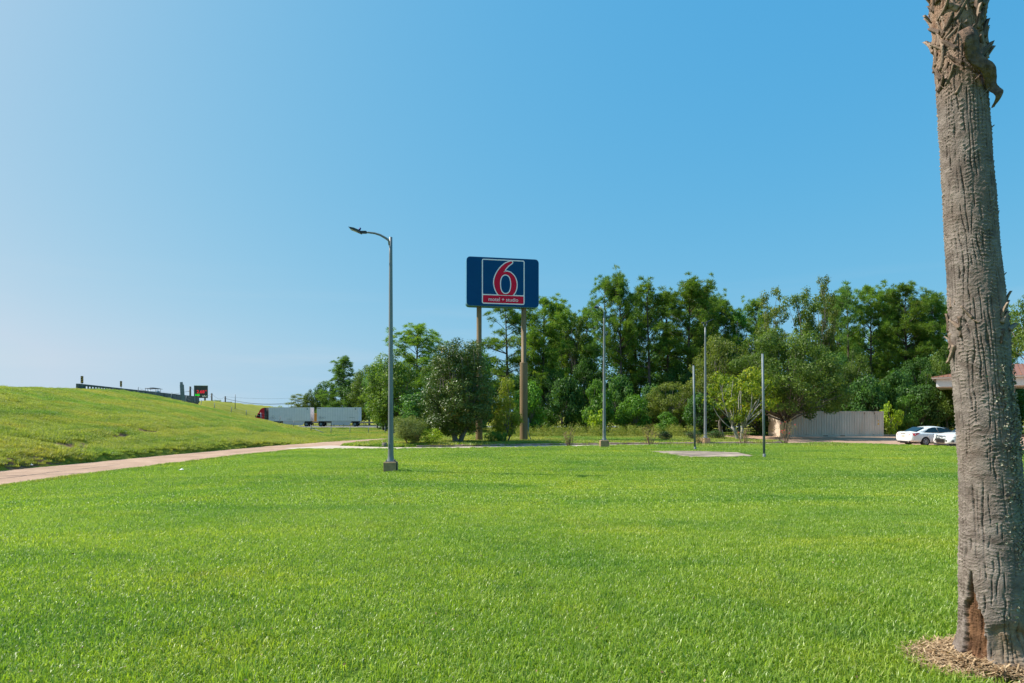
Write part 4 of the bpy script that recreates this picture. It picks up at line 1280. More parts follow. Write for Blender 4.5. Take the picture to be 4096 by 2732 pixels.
def suv():
    c = Vector((33.65, 43.75, float(zdrive(34, 43.5)) + 0.008))
    t = thing('parked_car', 'white sport utility vehicle nosing out from behind the palm trunk', 'car', tuple(c), R(180 + 6))
    # local x forward; front bumper near 3.95 (from the rear wheel centre at 0)
    S = [sec(-1.05, 0.8, 0.4, 0.9, 1.05, 0.66), sec(-0.95, 0.93, 0.34, 1.0, 1.1, 0.8), sec(-0.4, 0.98, 0.3, 1.02, 1.12, 0.84), sec(0.6, 0.99, 0.28, 1.02, 1.1, 0.85), sec(1.8, 0.99, 0.28, 1.02, 1.1, 0.85), sec(2.5, 0.985, 0.28, 1.01, 1.12, 0.84),
         sec(3.1, 0.97, 0.28, 0.97, 1.08, 0.82), sec(3.55, 0.93, 0.28, 0.88, 1.00, 0.74), sec(3.8, 0.84, 0.29, 0.74, 0.92, 0.62), sec(3.93, 0.70, 0.32, 0.62, 0.82, 0.5), sec(3.97, 0.55, 0.38, 0.55, 0.72, 0.4)]
    body = loft(S, M['car_white'], 'body', t)
    def cs(x, w, z0, zt, wt):
        P = [(0, zt), (wt * 0.65, zt - 0.012), (wt, zt - 0.075), (w, z0), (0, z0)]
        return [(x, y, z) for y, z in P] + [(x, -y, z) for y, z in P[-2:0:-1]]
    G = [cs(-0.92, 0.84, 1.0, 1.12, 0.7), cs(-0.7, 0.86, 1.0, 1.5, 0.68), cs(-0.3, 0.88, 1.0, 1.68, 0.7), cs(0.6, 0.9, 1.0, 1.74, 0.72), cs(1.3, 0.9, 1.0, 1.71, 0.72), cs(1.8, 0.88, 1.0, 1.58, 0.71), cs(2.3, 0.86, 1.0, 1.27, 0.7), cs(2.6, 0.82, 1.0, 1.08, 0.7)]
    loft(G, M['car_white'], 'cabin', t)
    cut_arches(body, [(0.0, 1), (0.0, -1), (3.0, 1), (3.0, -1)], 0.43, 0.99)
    for sg in (-1, 1):
        for nm, P in (('rear_side_window', [(-0.5, 1.1), (-0.3, 1.5), (0.1, 1.58), (0.7, 1.6), (0.75, 1.1)]), ('front_side_window', [(0.82, 1.1), (0.78, 1.6), (1.3, 1.57), (1.75, 1.44), (2.2, 1.14)])):
            vs = [(x, sg * (0.915 - 0.19 * (z - 1.0) / 0.6), z) for x, z in P]; n = len(vs)
            vi = [(x, y - sg * 0.03, z) for x, y, z in vs]
            MB().geo(vs + vi, [tuple(range(n)), tuple(range(2 * n - 1, n - 1, -1))] + [(i, (i + 1) % n, (i + 1) % n + n, i + n) for i in range(n)]).build(nm, M['glass'], t)
        for x in (0.0, 3.0):
            wheel(t, x, sg * 0.86, 0.38, sg)
        # head lamp, low intake
        MB().geo([(3.95, sg * 0.48, 0.78), (3.90, sg * 0.48, 0.905), (3.70, sg * 0.83, 0.965), (3.42, sg * 0.965, 0.95), (3.70, sg * 0.90, 0.82)] + [(3.6, sg * 0.45, 0.78), (3.6, sg * 0.45, 0.9), (3.45, sg * 0.7, 0.94), (3.3, sg * 0.8, 0.92), (3.5, sg * 0.75, 0.83)],
                 [(0, 1, 2, 3, 4)] + [(i, (i + 1) % 5, (i + 1) % 5 + 5, i + 5) for i in range(5)]).build('headlight', M['lamp_clear'], t)
        fi = MB().geo([(3.985, sg * 0.48, 0.46), (3.985, sg * 0.48, 0.60), (3.76, sg * 0.90, 0.60), (3.78, sg * 0.89, 0.46)] + [(3.7, sg * 0.5, 0.46), (3.7, sg * 0.5, 0.6), (3.55, sg * 0.8, 0.6), (3.55, sg * 0.8, 0.46)], [(0, 1, 2, 3), (0, 4, 5, 1), (1, 5, 6, 2), (2, 6, 7, 3), (3, 7, 4, 0)]).build('side_intake', M['black'], t)
        MB().tube([(4.0, sg * 0.48, 0.53), (3.785, sg * 0.90, 0.53)], 0.012, 6).build('intake_bar', M['chrome'], fi)
        MB().box((2.05, sg * 1.02, 1.12), (0.14, 0.2, 0.14), bev=0.04).build('door_mirror', M['car_white'], t)
    gr = MB().geo([(3.985, -0.34, 0.38), (3.985, 0.34, 0.38), (4.0, 0.40, 0.62), (3.90, 0.40, 0.87), (3.90, -0.40, 0.87), (4.0, -0.40, 0.62)] + [(3.7, -0.34, 0.38), (3.7, 0.34, 0.38), (3.7, 0.4, 0.62), (3.7, 0.4, 0.87), (3.7, -0.4, 0.87), (3.7, -0.4, 0.62)],
                  [(0, 1, 2, 3, 4, 5)] + [(i, (i + 1) % 6, (i + 1) % 6 + 6, i + 6) for i in range(6)]).build('grille', M['black'], t)
    for k in range(9):
        y = -0.32 + k * 0.08
        MB().tube([(3.995, y * 0.9, 0.40), (4.01, y, 0.62), (3.912, y, 0.86)], 0.008, 5).build('grille_bar', M['galv'], gr)
    MB().tube([(4.0, -0.36, 0.38), (4.015, -0.41, 0.62), (3.91, -0.41, 0.88), (3.91, 0.41, 0.88), (4.015, 0.41, 0.62), (4.0, 0.36, 0.38), (4.0, -0.36, 0.38)], 0.014, 6).build('grille_frame', M['chrome'], gr)
    MB().box((4.025, 0, 0.595), (0.02, 0.78, 0.13), rot=(0, R(3), 0)).build('plate_carrier', M['black'], gr)
    for k in range(4):
        a = MB()
        yc = -0.135 + 0.09 * k
        a.tube([(3.965, yc + 0.06 * math.cos(q), 0.77 + 0.06 * math.sin(q)) for q in np.linspace(0, 2 * math.pi, 15)], 0.009, 5, cap=False)
        a.build('emblem_ring', M['chrome'], gr)
    MB().geo([(2.60, -0.66, 1.12), (2.60, 0.66, 1.12), (1.84, 0.62, 1.585), (1.84, -0.62, 1.585), (2.5, -0.66, 1.1), (2.5, 0.66, 1.1), (1.8, 0.62, 1.54), (1.8, -0.62, 1.54)],
             [(0, 1, 2, 3), (7, 6, 5, 4), (0, 4, 5, 1), (1, 5, 6, 2), (2, 6, 7, 3), (3, 7, 4, 0)]).build('windscreen', M['glass'], t)
    MB().box((3.80, 0, 0.29), (0.24, 1.35, 0.12), bev=0.03).build('skid_plate', M['galv_dark'], t)
    MB().box((1.5, 0, 0.28), (4.6, 1.6, 0.08)).build('underbody', M['black'], t)
suv()

# ------------------------------------------------------------------ palm trunk in the foreground
def palm():
    zg = h1(PALM.x, PALM.y)
    t = thing('palm_tree', 'tall leaning palm trunk with ringed grey bark in the right foreground', 'palm tree', (PALM.x, PALM.y, zg), 0)
    zt = 6.6
    # centre line and radius from the photograph: local x offset and radius by height
    Yp = PALM.y
    rows = [(2640, 2291, 96), (2560, 2290, 91), (2450, 2284, 85), (2270, 2281, 82), (1916, 2274, 77), (1650, 2263, 72), (1500, 2255, 70), (1390, 2250, 71), (1330, 2248, 72), (1270, 2245, 68), (1150, 2240, 65), (900, 2230, 62.5), (520, 2214, 61), (200, 2203, 59), (0, 2194, 58.5)]
    zz = np.array([EYE - (r[0] - HY) / FPX * Yp - zg for r in rows]); xx = np.array([ax(r[1] * 1.742, Yp) - PALM.x for r in rows]); rr = np.array([r[2] * 1.742 / FPX * Yp * 0.795 for r in rows])
    zz = np.append(zz, zt); xx = np.append(xx, xx[-1] - 0.10); rr = np.append(rr, rr[-1] * 0.97)
    na, nz = 260, 900
    Z = np.linspace(-0.12, 4.75, nz)
    TH_ = np.linspace(0, 2 * np.pi, na, endpoint=False)
    A, ZZ = np.meshgrid(TH_, Z)
    k3 = np.ones(41) / 41
    def sm(v):
        return np.convolve(np.pad(v, 20, 'edge'), k3, 'valid')
    cx = sm(np.interp(Z, zz, xx)); rad = sm(np.interp(Z, zz, rr))
    # periodic coordinates for noise round the trunk
    U_ = A / (2 * np.pi)
    def pn(nu, nv, off, o=3):                        # noise, periodic in angle
        t_, a_, s_ = 0, 0.5, 0
        for i in range(o):
            fu = nu * 2 ** i
            x = U_ * fu; y = ZZ * nv * 2 ** i + off + 7.7 * i
            xi = np.floor(x).astype(int); yi = np.floor(y).astype(int)
            u = x - xi; v = y - yi; u = u * u * (3 - 2 * u); v = v * v * (3 - 2 * v)
            g = lambda a, b: _perm[(a % fu + 13 * int(off)) % 256, b % 256]
            t_ = t_ + a_ * ((g(xi, yi) * (1 - u) + g(xi + 1, yi) * u) * (1 - v) + (g(xi, yi + 1) * (1 - u) + g(xi + 1, yi + 1) * u) * v); s_ += a_; a_ *= 0.5
        return t_ / s_
    # leaf-scar rings: wavy, uneven
    ph = ZZ / 0.025 + 5.0 * pn(4, 2.5, 2) + 2.6 * pn(22, 9.0, 9)
    ring = np.abs((ph % 1) - 0.5) * 2
    ring = np.clip((ring - 0.66) / 0.34, 0, 1) ** 1.3       # thin raised ridges
    ringamp = 0.0070 * np.clip((pn(30, 10, 31) - 0.36) * 5, 0, 1) * (0.35 + 1.3 * pn(5, 1.6, 37))
    # upright fissures
    pf = U_ * 40 + 2.2 * (pn(6, 1.2, 55) - 0.5) + 1.3 * (pn(30, 6.0, 71, 2) - 0.5)
    fis = np.abs((pf % 1) - 0.5) * 2
    fis = np.clip((fis - 0.74) / 0.26, 0, 1)
    fisamp = 0.021 * np.clip((pn(44, 7.5, 83) - 0.45) * 7, 0, 1) * (0.55 + 0.9 * pn(4, 1.0, 97))
    r = rad[:, None] + ringamp * ring - fisamp * fis + 0.006 * (pn(60, 50, 111) - 0.5) + 0.018 * (pn(5, 2.0, 121) - 0.5)
    flare = np.exp(-np.clip(ZZ, 0, 9) / 0.09)
    r = r + flare * (0.05 + 0.07 * (pn(12, 8, 140) - 0.4))
    # rotten brown hollow low on the left face toward the camera
    a0 = R(196)                                     # towards the left front
    dA = (A - (a0 % (2 * np.pi)) + np.pi) % (2 * np.pi) - np.pi
    wz = np.interp(Z, [-0.2, 0.05, 0.3, 0.42, 0.50, 0.55, 0.64], [0.40, 0.38, 0.30, 0.22, 0.06, 0.04, 0.0])[:, None]
    rot = sstep(0.05, -0.03, np.abs(dA + 0.30 * (pn(14, 9, 8) - 0.5)) - wz * (0.55 + 0.9 * pn(20, 14, 61))) * (wz > 0)
    r = r - rot * (0.022 + 0.03 * pn(50, 10, 160))
    # torn edge above the root mass on the right front
    a1 = math.atan2(-0.98, 0.1)
    dB_ = (A - (a1 % (2 * np.pi)) + np.pi) % (2 * np.pi) - np.pi
    tear = sstep(0.30, 0.22, ZZ - 0.10 * pn(20, 3, 171)) * sstep(1.2, 0.8, np.abs(dB_ - 0.1)) * (1 - rot)
    r = r - 0.03 * tear * (0.4 + pn(16, 12, 181)) + 0.05 * tear * sstep(0.16, 0.0, ZZ)
    V = np.stack([cx[:, None] + r * np.cos(A), 0.06 * (pn(2, 0.4, 12) - 0.5) * 0 + r * np.sin(A), ZZ], -1).reshape(-1, 3)
    ii = np.arange(na * nz).reshape(nz, na)
    Fq = np.stack([ii[:-1, :], np.roll(ii, -1, 1)[:-1, :], np.roll(ii, -1, 1)[1:, :], ii[1:, :]], -1).reshape(-1, 4)
    li = sstep(0.42, 0.62, pn(10, 4.5, 200)) * np.interp(Z, [0.2, 0.6, 1.3, 2.0, 2.4], [0, 1, 1, 0.7, 0])[:, None] * np.exp(-((A - 4.95) / 0.42) ** 2)
    fresh = sstep(3.75, 4.25, ZZ + 0.4 * (pn(14, 5, 222) - 0.5))
    m, n, l, b = new_mat('palm_bark')
    def attr(nm):
        q = n.new('ShaderNodeAttribute'); q.attribute_name = nm
        return q.outputs['Fac']
    tc = n.new('ShaderNodeTexCoord')
    def noise(sc, st):
        mp = n.new('ShaderNodeMapping'); mp.inputs['Scale'].default_value = st
        l.new(tc.outputs['Object'], mp.inputs[0])
        no = n.new('ShaderNodeTexNoise'); no.inputs['Scale'].default_value = sc; no.inputs['Detail'].default_value = 7
        l.new(mp.outputs[0], no.inputs['Vector'])
        return no.outputs['Fac']
    def ramp(src, p, q, c1, c2):
        r_ = n.new('ShaderNodeValToRGB')
        r_.color_ramp.elements[0].position = p; r_.color_ramp.elements[1].position = q
        r_.color_ramp.elements[0].color = (*c1, 1); r_.color_ramp.elements[1].color = (*c2, 1)
        l.new(src, r_.inputs[0])
        return r_.outputs[0]
    def mix(f, a, c):
        x = n.new('ShaderNodeMixRGB')
        l.new(f, x.inputs['Fac']); l.new(a, x.inputs['Color1']); l.new(c, x.inputs['Color2'])
        return x.outputs[0]
    c = ramp(noise(9, (1, 1, 1.6)), 0.3, 0.72, (0.115, 0.088, 0.076), (0.315, 0.26, 0.232))
    c = mix(ramp(noise(2.2, (1, 1, 0.7)), 0.45, 0.7, (0, 0, 0), (.55, .55, .55)), c, ramp(noise(30, (1, 1, 1)), 0.3, 0.7, (0.13, 0.09, 0.066), (0.24, 0.175, 0.135)))
    c = mix(attr('ridge'), c, ramp(noise(20, (1, 1, 1)), 0.3, 0.7, (0.27, 0.22, 0.185), (0.46, 0.39, 0.335)))
    c = mix(attr('rot'), c, ramp(noise(22, (1, 1, .4)), 0.3, 0.7, (0.06, 0.03, 0.017), (0.25, 0.13, 0.07)))
    c = mix(attr('tear'), c, ramp(noise(25, (1, 1, 1)), 0.3, 0.7, (0.16, 0.11, 0.075), (0.32, 0.25, 0.19)))
    c = mix(attr('lichen'), c, ramp(noise(60, (1, 1, 1)), 0.35, 0.65, (0.09, 0.09, 0.065), (0.30, 0.29, 0.22)))
    c = mix(attr('fresh'), c, ramp(noise(18, (1, 1, .6)), 0.3, 0.7, (0.2, 0.11, 0.07), (0.42, 0.29, 0.21)))
    l.new(c, b.inputs['Base Color'])
    b.inputs['Roughness'].default_value = 0.95; b.inputs['Specular IOR Level'].default_value = 0.15
    bp = n.new('ShaderNodeBump'); bp.inputs['Strength'].default_value = 0.9; bp.inputs['Distance'].default_value = 0.008
    l.new(noise(90, (1, 1, 1.8)), bp.inputs['Height']); l.new(bp.outputs[0], b.inputs['Normal'])
    M['palm_bark'] = m
    add('trunk', np_mesh('trunk', V, Fq, m, {'rot': rot.ravel(), 'lichen': np.clip(li, 0, 1).ravel() * 0.85, 'fresh': fresh.ravel(), 'tear': np.clip(tear, 0, 1).ravel(), 'ridge': np.clip(ring * ringamp / 0.007, 0, 1).ravel()}, smooth=True), t)
    # old leaf bases: a few shapes shared by all
    M['boot'] = mat('dry_leaf_base', (0.22, 0.135, 0.09), 0.9, var=0.4, scale=9, bump=0.6, bscale=60, col2=(0.45, 0.34, 0.25), stretch=(1, 1, .4))
    M['boot_dark'] = mat('weathered_leaf_base', (0.11, 0.07, 0.05), 0.9, var=0.4, scale=9, bump=0.6, bscale=60, col2=(0.26, 0.18, 0.13), stretch=(1, 1, .4))
    boots = []
    for v in range(7):
        rs = random.Random(50 + v)
        L = rs.uniform(0.10, 0.20); w0 = rs.uniform(0.016, 0.038); curl = rs.uniform(0.02, 0.4); tw = rs.uniform(-0.9, 0.9)
        mb = MB(); vs = []; K = 9
        for i in range(K):
            u = i / (K - 1)
            w = w0 * (1 - 0.75 * u ** 1.2) + 0.004
            out = 0.012 + 0.10 * L / 0.15 * u ** 2.2 * curl; up = L * (u - 0.25 * curl * u ** 3)
            for s_, th in ((-1, 0), (0, 1), (1, 0), (0, -1)):
                a = tw * u
                vs.append((out + 0.012 * th * (1 - 0.6 * u) + s_ * w * math.sin(a) * 0.5 + (0.012 if s_ == 0 else -0.008), s_ * w * math.cos(a), up))
        fs = [(i * 4 + k, i * 4 + (k + 1) % 4, (i + 1) * 4 + (k + 1) % 4, (i + 1) * 4 + k) for i in range(K - 1) for k in range(4)] + [(0, 1, 2, 3), tuple((K - 1) * 4 + k for k in (3, 2, 1, 0))]
        mb.geo(vs, fs, True)
        boots.append(mb.mesh('leaf_base', M['boot'] if v % 3 else M['boot_dark']))
    def boot(z, a, sc, tilt=0.0, flip=False):
        rd = float(np.interp(z, Z, rad)); c_ = float(np.interp(z, Z, cx))
        o = add('leaf_base', boots[random.randrange(7)], t, (c_ + (rd - 0.008) * math.cos(a), (rd - 0.008) * math.sin(a), z), (random.uniform(-1.0, 1.0), tilt, a), (sc, sc, sc))
        if flip: o.rotation_euler = (math.pi + random.uniform(-.3, .3), tilt, a)
        return o
    for i in range(280):
        z = 3.72 + 1.0 * (random.random() ** 0.8)
        boot(z, random.uniform(0, 2 * math.pi), random.uniform(0.4, 0.85) * (0.5 + 0.6 * min(1, (z - 3.6) / 0.4)), random.uniform(-0.18, 0.06))
    for i in range(26):                              # old collar half way up
        a = random.choice([random.uniform(2.6, 4.2), random.uniform(4.9, 6.8)])
        boot(2.26 + random.uniform(-0.16, 0.16), a, random.uniform(0.3, 0.75), random.uniform(-.1, .35), random.random() < 0.4)
    for i in range(26):                              # stubs along the right edge
        boot(random.uniform(1.5, 3.9), random.uniform(-0.7, 0.9), random.uniform(0.15, 0.35), random.uniform(0, .5), random.random() < 0.5)
    # the big dead sheath hanging from the top on the right
    K = 34; vs = []; nn = 20
    Pth = [(2214, 66), (2222, 92), (2235, 116), (2250, 140), (2264, 163), (2277, 184), (2286, 202), (2290, 218), (2289, 234), (2285, 244)]
    wd = [16, 20, 20, 19, 17, 15, 13, 11, 8, 4]
    yo = [-0.235, -0.25, -0.25, -0.235, -0.20, -0.17, -0.15, -0.14, -0.14, -0.14]
    for i in range(K):
        u = i / (K - 1) * (len(Pth) - 1)
        px = np.interp(u, range(len(Pth)), [p[0] for p in Pth]); py = np.interp(u, range(len(Pth)), [p[1] for p in Pth]); w = np.interp(u, range(len(Pth)), wd); yy = np.interp(u, range(len(Pth)), yo)
        Yq = Yp + yy
        c3 = Vector((ax(px * 1.742, Yq) - PALM.x, yy, EYE - (py * 1.742 - HY) / FPX * Yq - zg)); hw = w * 1.742 / FPX * Yp * 0.8
        for k in range(nn):
            a = 2 * math.pi * k / nn
            rb = 1 + 0.22 * math.sin(5 * a + 0.6 * u) * (0.4 + 0.6 * math.sin(1.7 * u + k)) + random.uniform(-.07, .07)
            vs.append((c3.x + hw * rb * math.cos(a), c3.y + 0.24 * hw * rb * math.sin(a) - 0.02 * math.sin(u * 2), c3.z + hw * rb * 0.5 * math.cos(a)))
    fs = [(i * nn + k, i * nn + (k + 1) % nn, (i + 1) * nn + (k + 1) % nn, (i + 1) * nn + k) for i in range(K - 1) for k in range(nn)] + [tuple(range(nn)), tuple((K - 1) * nn + k for k in reversed(range(nn)))]
    sheath = MB().geo(vs, fs, True).build('dead_sheath', mat('dead_sheath', (0.085, 0.046, 0.034), 0.85, var=0.5, scale=22, bump=0.9, col2=(0.26, 0.155, 0.10)), t)
    sheath['label'] = 'brown dead leaf sheath hanging from the top'
    # lichen flakes on the shaded right side
    fl = MB()
    for i in range(1300):
        z = random.uniform(0.35, 2.0); a = random.gauss(-1.15, 0.33)
        if fbm(np.array([a * 3.0]), np.array([z * 3.2]), 3)[0] < 0.46: continue
        rd = float(np.interp(z, Z, rad)) + 0.004; c_ = float(np.interp(z, Z, cx))
        s_ = random.uniform(0.004, 0.013)
        p = Vector((c_ + rd * math.cos(a), rd * math.sin(a), z)); e1 = Vector((-math.sin(a), math.cos(a), 0)); e2 = Vector((0, 0, 1)); nn_ = Vector((math.cos(a), math.sin(a), 0))
        P = [p + (e1 * math.cos(q) + e2 * math.sin(q)) * s_ * random.uniform(0.5, 1.2) + nn_ * random.uniform(0.001, 0.014) for q in np.linspace(0, 2 * math.pi, 6, endpoint=False)]
        fl.geo([p] + P, [(0, i_ + 1, (i_ + 1) % 6 + 1) for i_ in range(6)])
    lo = fl.build('lichen', mat('pale_lichen', (0.26, 0.24, 0.17), 0.9, var=0.4, scale=40, col2=(0.44, 0.41, 0.31)), t)
    lo['kind'] = 'stuff'
    # upper trunk and crown, above the picture
    MB().tube([(float(cx[-1]), 0, 4.70), (float(cx[-1]) - 0.1, 0, zt)], [float(rad[-1]) * 1.04, float(rad[-1])], 32).build('upper_trunk', M['boot_dark'], t)
    fr = []
    for i in range(26):
        az = i * 2.4; el = 1.2 - 1.5 * (i / 26)
        L = 1.25; vs = []; fs = []
        d = Vector((math.cos(az) * math.cos(el), math.sin(az) * math.cos(el), math.sin(el)))
        tip = d * L; sd = Vector((-math.sin(az), math.cos(az), 0)); up = sd.cross(d)
        mb = MB().tube([(0, 0, 0), tuple(tip)], [0.025, 0.012], 6)
        for k in range(31):
            q = R(-130 + k * 260 / 30)
            e = (d * math.cos(q) + sd * math.sin(q)).normalized()
            w_ = e.cross(up).normalized() * 0.03
            c_ = tip
            end = c_ + e * 0.75 + up * -0.12
            mb.geo([c_ - w_ * .3, c_ + w_ * .3, c_ + e * .4 + w_, end, c_ + e * .4 - w_], [(0, 1, 2, 3, 4)])
        mb.build('frond', M['leaf_bright'], t, (float(cx[-1]) - 0.1, 0, zt - 0.05))
    return t
palm()

# dry mulch round the palm: loose straw, chips and cut grass
def mulch():
    n = 3600
    a = rng.random(n) * 2 * np.pi; q = np.sqrt(rng.random(n))
    X = PALM.x - 0.10 + 0.46 * q * np.cos(a); Y = PALM.y + 0.37 * q * np.sin(a)
    k = fbm(X * 4, Y * 4, 2) + 0.6 * (1 - q) > 0.42
    X, Y = X[k], Y[k]; n = len(X)
    z = H(X, Y) + 0.006 + 0.03 * rng.random(n) + 0.05 * np.exp(-(np.hypot(X - PALM.x, Y - PALM.y) - 0.3) / 0.08).clip(0, 1)
    az = rng.random(n) * np.pi; L = rng.uniform(0.02, 0.075, n); w = rng.uniform(0.0015, 0.005, n); pitch = rng.normal(0, 0.25, n)
    dx, dy, dz = np.cos(az) * np.cos(pitch) * L, np.sin(az) * np.cos(pitch) * L, np.sin(pitch) * L
    sx_, sy_ = -np.sin(az) * w, np.cos(az) * w
    V = np.stack([np.stack([X - dx - sx_, Y - dy - sy_, z - dz], -1), np.stack([X - dx + sx_, Y - dy + sy_, z - dz], -1), np.stack([X + dx + sx_, Y + dy + sy_, z + dz], -1), np.stack([X + dx - sx_, Y + dy - sy_, z + dz], -1)], 1)
    me = np_mesh('mulch', V.reshape(-1, 3), np.arange(n * 4).reshape(-1, 4), leaf_mat('straw', (0.22, 0.135, 0.07), (0.50, 0.36, 0.22), 0.8, 0.1), {'rnd': np.repeat(rng.random(n), 4)})
    tag(add('mulch', me), 'ring of dry straw and chips around the foot of the palm', 'mulch', kind='stuff')
    P = [(PALM.x - 0.10 + 0.45 * math.cos(q) * (1 + 0.1 * math.sin(3 * q)), PALM.y + 0.35 * math.sin(q) * (1 + 0.08 * math.cos(5 * q))) for q in np.linspace(0, 2 * math.pi, 40, endpoint=False)]
    sheet('bare_soil', P, lambda x, y: h1(x, y) + 0.008, mat('dry_soil', (0.26, 0.165, 0.10), 0.95, var=0.3, scale=20, bump=0.8, bscale=80, col2=(0.42, 0.29, 0.19)), 2)
mulch()

# ------------------------------------------------------------------ foliage generators (numpy): a crown is leaf-sized faces on real limbs
def rand_dir(n, r):
    v = r.normal(size=(n, 3))
    return v / np.linalg.norm(v, axis=1)[:, None]
def leaves(P, Nrm, L, W, r, jit=0.6):
    """rhombic leaves at P facing roughly Nrm"""
    n = len(P)
    Nn = Nrm + jit * rand_dir(n, r)
    Nn /= np.linalg.norm(Nn, axis=1)[:, None] + 1e-9
    T = np.cross(Nn, rand_dir(n, r)); T /= np.linalg.norm(T, axis=1)[:, None] + 1e-9
    Bt = np.cross(Nn, T)
    l = (L * (0.6 + 0.8 * r.random(n)))[:, None]; w = (W * (0.6 + 0.8 * r.random(n)))[:, None]
    V = np.stack([P - T * l, P + Bt * w * 0.9 - T * l * 0.1 + Nn * w * 0.2, P + T * l, P - Bt * w * 0.9 - T * l * 0.1 + Nn * w * 0.2], 1)
    return V
def crown_mesh(name, clumps, per, L, W, m, r, flat=0.75, jit=0.7, up=0.35, shell=0.5, rnd_by_clump=0.35):
    """clumps: (x, y, z, radius); per: leaves per square metre of clump surface"""
    Vs, Rn = [], []
    for (x, y, z, rad) in clumps:
        n = max(8, int(per * rad * rad * 4))
        d = rand_dir(n, r)
        rr = rad * (shell + (1 - shell) * r.random(n)) ** 0.6
        rr = rr * (0.75 + 0.5 * r.random(n))
        P = np.array([x, y, z]) + d * rr[:, None] * np.array([1, 1, flat])
        Nn = d + np.array([0, 0, up])
        Vs.append(leaves(P, Nn, L, W, r, jit))
        base = r.random()
        Rn.append(np.clip(rnd_by_clump * base + (1 - rnd_by_clump) * r.random(n), 0, 1))
    V = np.concatenate(Vs); rn = np.concatenate(Rn)
    n = len(V)
    return np_mesh(name, V.reshape(-1, 3), np.arange(n * 4).reshape(-1, 4), m, {'rnd': np.repeat(rn, 4)})
def needle_mesh(name, tufts, per, L, W, m, r):
    """pine tufts: (x, y, z, radius, dirx, diry, dirz): needles spray outward"""
    Vs, Rn = [], []
    for (x, y, z, rad, dx, dy, dz) in tufts:
        n = max(10, int(per * rad))
        d = rand_dir(n, r) + 0.55 * np.array([dx, dy, dz]) + np.array([0, 0, 0.35])
        d /= np.linalg.norm(d, axis=1)[:, None]
        s0 = rad * (0.1 + 0.55 * r.random(n))
        P = np.array([x, y, z]) + d * s0[:, None] * np.array([1, 1, 0.75])
        d2 = d + 0.5 * rand_dir(n, r); d2 /= np.linalg.norm(d2, axis=1)[:, None]
        sd = np.cross(d2, rand_dir(n, r)); sd /= np.linalg.norm(sd, axis=1)[:, None] + 1e-9
        l = (L * (0.6 + 0.7 * r.random(n)))[:, None]
        V = np.stack([P - sd * W, P + sd * W, P + d2 * l], 1)
        Vs.append(V)
        b = r.random()
        Rn.append(np.clip(0.35 * b + 0.65 * r.random(n), 0, 1))
    V = np.concatenate(Vs); rn = np.concatenate(Rn); n = len(V)
    return np_mesh(name, V.reshape(-1, 3), np.arange(n * 3).reshape(-1, 3), m, {'rnd': np.repeat(rn, 3)})
def limb(mb, a, b, r0, r1, rs, sag=0.1, n=5, sides=6):
    a, b = Vector(a), Vector(b)
    pts = []
    L = (b - a).length
    off = Vector((rs.uniform(-1, 1), rs.uniform(-1, 1), rs.uniform(-0.5, 1))) * L * sag
    for i in range(n):
        u = i / (n - 1)
        pts.append(a.lerp(b, u) + off * (u * (1 - u) * 4 * 0.5))
    mb.tube(pts, [r0 + (r1 - r0) * i / (n - 1) for i in range(n)], sides)
    return pts

def proto_pine(seed, h=16.0, bare=0.45, spread=3.0, per=125, top='round', m='leaf_pine', dens=1.0):
    rs = random.Random(seed); r = np.random.default_rng(seed)
    tr = MB(); tufts = []
    bend = (rs.uniform(-.4, .4), rs.uniform(-.3, .3))
    K = 9
    ctr = [Vector((bend[0] * (i / (K - 1)) ** 2, bend[1] * (i / (K - 1)) ** 2, h * 0.97 * i / (K - 1))) for i in range(K)]
    tr.tube([(0, 0, -0.4)] + ctr[1:], [0.26] + [0.24 * (1 - 0.85 * i / (K - 1)) for i in range(1, K)], 9)
    z = h * bare
    while z < h * 0.98:
        u = (z - h * bare) / (h * (1 - bare))
        if top == 'round': ln = spread * (0.55 + 0.75 * math.sin(math.pi * min(1, u * 0.9 + 0.12))) * (1.0 if u < 0.75 else (1.12 - u) / 0.37)
        else: ln = spread * (1.1 - 0.95 * u)
        c = ctr[0].lerp(ctr[-1], z / (h * 0.97)); c.x = bend[0] * (z / h) ** 2; c.y = bend[1] * (z / h) ** 2
        for b_ in range(rs.choice([2, 3, 3, 4]) if dens >= 1 else rs.choice([1, 2, 2, 3])):
            a = rs.uniform(0, 2 * math.pi); L = ln * rs.uniform(0.55, 1.15); rise = rs.uniform(0.0, 0.6) + 0.6 * u
            e = c + Vector((math.cos(a) * L, math.sin(a) * L, L * rise))
            limb(tr, c, e, 0.05 * (1.2 - u) + 0.015, 0.012, rs, 0.12, 4, 5)
            d = (e - c).normalized()
            nt = max(3, int(L * 3.6))
            for k in range(nt):
                f_ = 0.32 + 0.72 * (k + rs.random()) / nt
                p = c.lerp(e, min(f_, 1.05)) + Vector((rs.gauss(0, .30), rs.gauss(0, .30), rs.gauss(0.12, .28)))
                tufts.append((p.x, p.y, p.z, rs.uniform(0.42, 0.78), d.x, d.y, d.z))
        z += rs.uniform(0.35, 0.7) / max(dens, 0.6)
    e = ctr[-1]
    for k in range(6):
        tufts.append((e.x + rs.gauss(0, .3), e.y + rs.gauss(0, .3), e.z + rs.uniform(-.4, .5), 0.5, 0, 0, 1))
    return ('pine', h, spread * 2.3, tr.mesh('trunk', M['bark_pine']), needle_mesh('crown', tufts, per, 0.28, 0.030, M[m], r), m)

